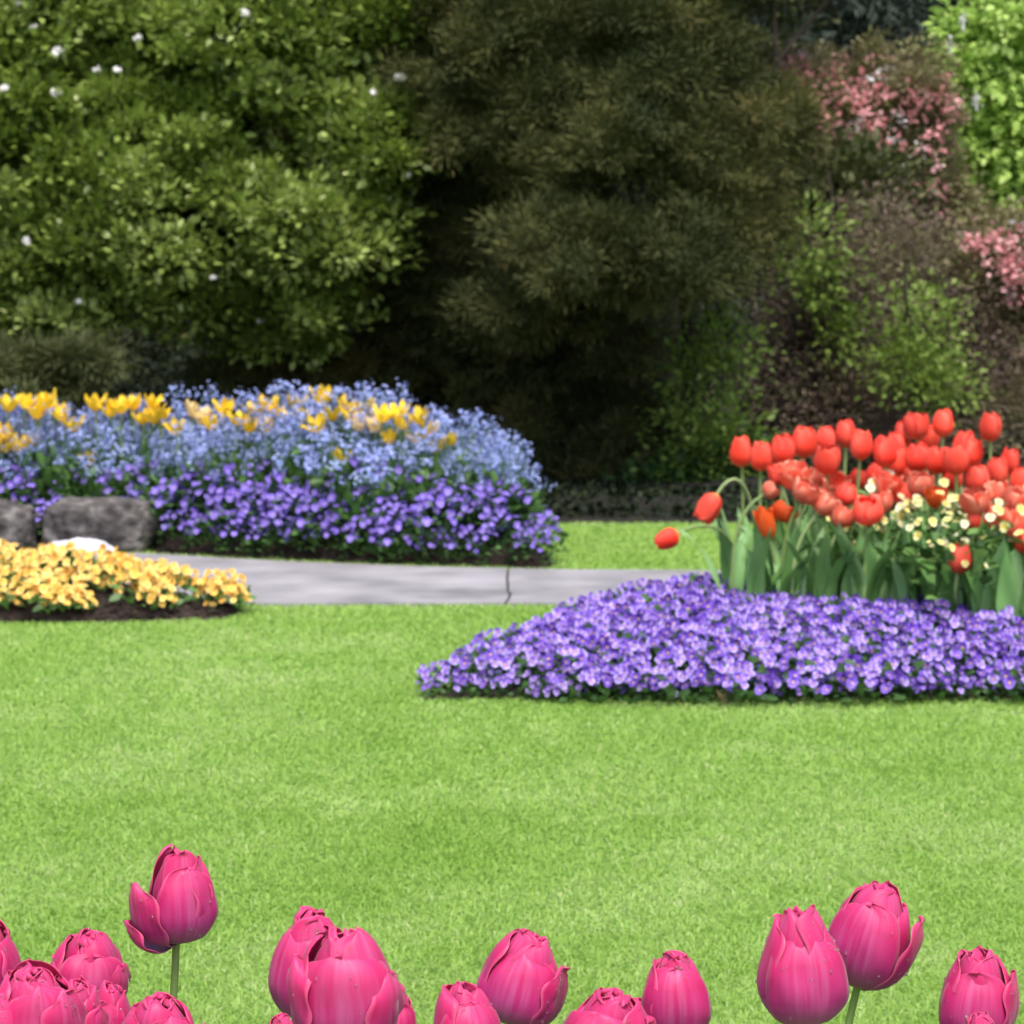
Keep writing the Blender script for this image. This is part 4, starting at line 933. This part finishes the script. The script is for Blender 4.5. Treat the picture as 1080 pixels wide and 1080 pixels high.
def bed_tulip(label, group, px, py, w, h, Y, mesh, which, seed, tilt=(0, 0), boff=(0, 0), leaves=3, leafL=(.26, .36), droop=None, name='tulip', cat='tulip', stemr=.0052):
    r = np.random.RandomState(seed)
    H = h * Y / FPX; sx = (w * Y / FPX) / (2 * .37)
    c = at(px, py, Y); rot = Matrix.Rotation(math.radians(tilt[0]), 3, 'Y') @ Matrix.Rotation(math.radians(tilt[1]), 3, 'X')
    dirv = rot @ Vector((0, 0, 1)); hb = c - dirv * H * .5
    gx, gy = c.x + boff[0], Y + boff[1]; gz = bedz1(which, gx, gy)
    root = empty(name, (gx, gy, gz)); setp(root, label, cat, group)
    bl = hb - Vector((gx, gy, gz))
    b = ob('bloom', mesh, root, loc=bl, rot=(rot @ Matrix.Rotation(r.rand() * 6.28, 3, 'Z')).to_euler(), sc=(sx, sx, H))
    t = np.linspace(0, 1, 12)[:, None]; b1 = np.array(bl); dv = np.array(dirv)
    c1 = np.array([0, 0, max(bl.z, .2) * .5]); c2 = b1 - dv * (.12 if droop is None else droop)
    if droop: c1 = np.array([0, 0, max(bl.z, .2) * 1.0])
    q = (1 - t) ** 3 * 0 + 3 * (1 - t) ** 2 * t * c1 + 3 * (1 - t) * t ** 2 * c2 + t ** 3 * (b1 + dv * .004)
    A = Acc(); A.add(*tube_np(q, stemr, 7), r.rand()); ob('stem', A.mesh('stem', M['stem']), root)
    for k in range(leaves):
        A = Acc(); az = r.rand() * 6.28; P, F = tleaf((0, 0, 0), az, r.uniform(*leafL), r.uniform(.032, .056), r.uniform(.12, .5), seed * 5 + k); A.add(P, F, r.rand()); ob('leaf', A.mesh('leaf', M['tulipleaf']), root)
    return root
GR = 'red tulips in the right hand bed'
L_up = 'upright red tulip crowded among others of its kind in the right hand bed'
L_lo = 'open salmon red tulip with pale streaks low in the red tulip crowd'
# (px,py,w,h,Y,kind,label,tilt)
reds = [
 (782, 477, 25, 33, 7.75, 'r', 'leftmost of the upright red tulips, at the edge of the clump', (-3, 0)), (803, 482, 25, 31, 7.9, 'r', None, (2, 0)), (826, 475, 26, 34, 7.7, 'r', None, (0, 0)), (848, 467, 27, 34, 7.8, 'r', None, (3, 0)),
 (873, 485, 28, 32, 7.5, 'r', 'broad red tulip with a pale fleck standing below two smaller red heads', (0, 8)), (871, 463, 22, 26, 7.9, 'r', None, (-3, 0)), (892, 458, 23, 30, 7.95, 'r', None, (0, 0)), (908, 470, 24, 32, 7.7, 'r', 'red tulip on a long bare stem at the right end of the left cluster', (3, 0)),
 (933, 477, 26, 34, 7.6, 'r', None, (-4, 0)), (948, 488, 24, 32, 7.7, 'r', None, (5, 0)), (966, 450, 27, 30, 8.0, 'r', None, (-3, 0)), (953, 457, 20, 26, 8.1, 'r', None, (-8, 0)), (995, 447, 23, 30, 8.0, 'r', 'tall red tulip rising highest over the middle of the crowd', (2, 0)),
 (1045, 451, 23, 31, 7.7, 'r', 'solitary tall red tulip standing clear on its own stem near the right edge', (0, 0)), (968, 483, 27, 32, 7.6, 'r', None, (0, 0)), (988, 486, 26, 30, 7.5, 'r', None, (4, 0)), (1008, 486, 27, 32, 7.4, 'r', None, (-3, 0)), (1017, 470, 26, 30, 7.9, 'r', None, (5, 0)),
 (1031, 506, 28, 32, 7.4, 'r', None, (-6, 0)), (1052, 498, 25, 31, 7.5, 'r', None, (2, 0)), (1065, 487, 22, 28, 7.7, 'r', None, (6, 0)), (1078, 508, 26, 30, 7.5, 'r', None, (0, 0)), (980, 462, 22, 28, 8.1, 'r', None, (4, 0)),
 (945, 470, 22, 28, 7.95, 'r', None, (-6, 0)), (1026, 478, 22, 30, 7.75, 'r', None, (12, 0)), (1098, 480, 25, 31, 7.7, 'r', None, (0, 0)), (1120, 500, 25, 31, 7.6, 'r', None, (0, 0)), (1150, 470, 25, 31, 7.8, 'r', None, (0, 0)),
 (748, 535, 24, 34, 7.7, 'r', 'red tulip nodding over on an arched stem above the lowest left bloom', (-150, 0)), (704, 568, 23, 27, 7.6, 'r', 'red tulip drooping lowest at the far left over the pansies', (-118, 0)), (1012, 590, 26, 32, 7.0, 'r', 'red tulip bud hanging low against the green leaves above the pansies', (8, 0)),
 (838, 503, 29, 28, 7.5, 'p', None, (-5, 20)), (862, 508, 24, 24, 7.6, 'p', None, (8, 10)), (850, 520, 30, 24, 7.3, 'p', None, (30, 10)), (880, 512, 28, 22, 7.5, 'p', None, (0, 20)), (893, 522, 24, 24, 7.4, 'r', None, (10, 0)), (870, 532, 26, 26, 7.3, 'p', None, (40, 0)),
 (915, 540, 34, 30, 7.2, 'r', 'fat red tulip low in front of the cream primroses', (0, 15)), (888, 545, 26, 24, 7.3, 'p', None, (20, 0)), (930, 530, 24, 24, 7.3, 'p', None, (-10, 0)), (938, 512, 26, 24, 7.5, 'p', None, (12, 10)), (970, 512, 26, 26, 7.4, 'p', None, (0, 10)), (988, 525, 20, 24, 7.3, 'o', 'orange red tulip between the cream primroses and the salmon ones', (-6, 0)),
 (952, 522, 22, 24, 7.5, 'r', None, (-12, 0)), (820, 500, 22, 26, 7.7, 'r', None, (-20, 0)), (826, 541, 24, 20, 7.35, 'o', 'frayed orange red tulip facing right at the leaf tops', (35, 0)), (808, 552, 18, 36, 7.35, 'o', 'torn orange red tulip hanging open beside the arched stem', (-14, 0)),
 (812, 518, 18, 16, 7.5, 'p', None, (60, 0)), (1030, 530, 30, 30, 7.1, 'p', None, (-10, 10)), (1048, 520, 26, 26, 7.3, 'p', None, (0, 0)), (1075, 530, 28, 28, 7.2, 'p', None, (0, 10)), (1030, 548, 24, 28, 7.1, 'r', None, (10, 0)), (1070, 552, 28, 30, 7.05, 'p', None, (10, 0)), (1080, 570, 26, 30, 7.0, 'r', None, (-5, 0)),
 (1005, 505, 24, 26, 7.5, 'r', None, (8, 0)), (1050, 545, 22, 26, 7.2, 'p', None, (0, 0)), (905, 506, 20, 22, 7.8, 'r', None, (6, 0)), (1110, 540, 28, 30, 7.2, 'r', None, (0, 0)), (1140, 530, 28, 30, 7.3, 'p', None, (0, 0)),
 (922, 500, 18, 22, 7.9, 'r', None, (14, 0)), (958, 500, 22, 26, 7.7, 'r', None, (-6, 0))]
rt = random.Random(12)
for i, (px, py, w, h, Y, kd, lab, tl) in enumerate(reds):
    ms = {'r': RB, 'p': RP, 'o': RO}[kd]; lab = lab or (L_up if kd == 'r' else L_lo)
    drp, bo = None, (rt.uniform(-.02, .02) - math.sin(math.radians(tl[0])) * .12, rt.uniform(-.02, .02))
    if px == 748: drp, bo = .14, (.17, .1)
    if px == 704: drp, bo = .12, (.25, .15)
    if px == 1012: bo = (.03, .1)
    bed_tulip(lab, GR, px, py, w, h, Y, ms[i % len(ms)], 'red', 400 + i, tl, bo, leaves=3, droop=drp)
# leaf-only young tulips thickening the front of the clump
for i, (px, Y) in enumerate([(775, 7.75), (800, 7.6), (822, 7.5), (845, 7.45), (868, 7.4), (890, 7.3), (915, 7.25), (940, 7.2), (965, 7.15), (990, 7.1), (1015, 7.05), (1040, 7.0), (1062, 6.95), (1085, 6.95), (790, 7.9), (830, 7.7), (870, 7.6), (1110, 7.0), (1140, 7.0), (880, 7.5), (810, 7.5)]):
    r = np.random.RandomState(900 + i); x = xat(px, Y); root = empty('tulip_leaf_clump', (x, Y, bedz1('red', x, Y)))
    setp(root, 'flowerless tulip of broad upright grey green leaves at the foot of the red tulips', 'tulip leaves', 'flowerless tulips at the front of the red tulip clump')
    for k in range(6):
        A = Acc(); P, F = tleaf((0, 0, 0), r.rand() * 6.28, r.uniform(.24, .38), r.uniform(.036, .060), r.uniform(.05, .4), 31 * i + k); A.add(P, F, r.rand()); ob('leaf', A.mesh('leaf', M['tulipleaf']), root)

GY = 'yellow tulips scattered over the blue bed'
ys = [(10, 425), (28, 424), (47, 427), (38, 434), (52, 420), (3, 456), (20, 468), (36, 463), (6, 470), (78, 447), (92, 484), (117, 432), (128, 428), (141, 425), (161, 424), (163, 438), (186, 450), (237, 431), (250, 441), (263, 447), (284, 428), (289, 434), (323, 438),
      (340, 419), (361, 482), (364, 427), (386, 430), (404, 437), (411, 461), (443, 440), (442, 462), (475, 463), (425, 447), (378, 446), (281, 449), (214, 440), (-20, 430), (-50, 450), (100, 425), (150, 440), (205, 432), (222, 446), (270, 430), (300, 440), (312, 425), (350, 436), (372, 438), (395, 448), (420, 434), (455, 452), (65, 436), (170, 436), (335, 447), (460, 470)]
for i, (px, py) in enumerate(ys):
    pale = i in (33, 35, 40, 47)
    Y = 10.45 - max(0, (py - 420)) * .008 - (.25 if px > 400 else 0); r = random.Random(i)
    s_ = r.uniform(.85, 1.15)
    Y = max(Y, 10.38 if px < 180 else 10.1) - (.2 if px > 330 else 0)
    bed_tulip('pale faded yellow tulip among the blue forget-me-nots' if pale else 'ragged golden yellow tulip standing among the blue forget-me-nots', GY, px, py, 14 * s_, 18 * s_, Y, (YP if pale else YB)[i % (2 if pale else 3)], 'blue', 1300 + i,
              (r.uniform(-18, 18), r.uniform(0, 25)), (0, .02), leaves=2, leafL=(.2, .28))

# dry grass stalks at the foot of the pansies
def straw():
    r = np.random.RandomState(5); x, y = xat(765, 6.37), 6.375; root = empty('dry_stalks', (x, y, 0)); setp(root, 'small tuft of dry straw stalks at the front edge of the pansy bed', 'dry stalks')
    A = Acc()
    for k in range(9):
        p1 = np.array([r.randn() * .03, r.randn() * .012, r.uniform(.03, .09)]); A.add(*tube_np(np.linspace([r.randn() * .006, 0, 0], p1, 4) + [[0, 0, 0], [0, 0, .005], [0, 0, .004], [0, 0, 0]], .0016, 4), r.rand())
    ob('stalks', A.mesh('stalks', M['straw']), root)
straw()
# clods of earth on the bare parts of the beds
def clods():
    r = np.random.RandomState(6); A = Acc(); cnt = 0
    I = np.array([(1, 0, 0), (0, 1, 0), (-1, 0, 0), (0, -1, 0), (0, 0, 1), (0, 0, -1)], float); IF = np.array([(0, 1, 4), (1, 2, 4), (2, 3, 4), (3, 0, 4), (1, 0, 5), (2, 1, 5), (3, 2, 5), (0, 3, 5)])
    for which, poly, n, xr in (('yellow', yellowbed, 5200, (-2.3, -.5)), ('red', redbed, 3500, (-.5, 2.0)), ('blue', bluebed, 2500, (-1.5, .3))):
        x0, y0 = poly.min(0); x1, y1 = poly.max(0); X = r.uniform(max(x0, xr[0]), min(x1, xr[1]), n); Y = r.uniform(y0, min(y1, y0 + .9), n)
        k = sdist(poly, X, Y) > .01; X, Y = X[k], Y[k]; Z = bedz(which, X, Y)
        for x, y, z in zip(X, Y, Z):
            s = .003 + .009 * r.rand() ** 2; A.add(np.array([x, y, z + .003]) + I * s * r.uniform(.6, 1.4, (6, 3)), IF)
    o = ob('soil_clods', A.mesh('soil_clods', M['soil'], smooth=False)); setp(o, 'dark crumbs of earth covering the flower beds', 'soil', kind='stuff')
clods()
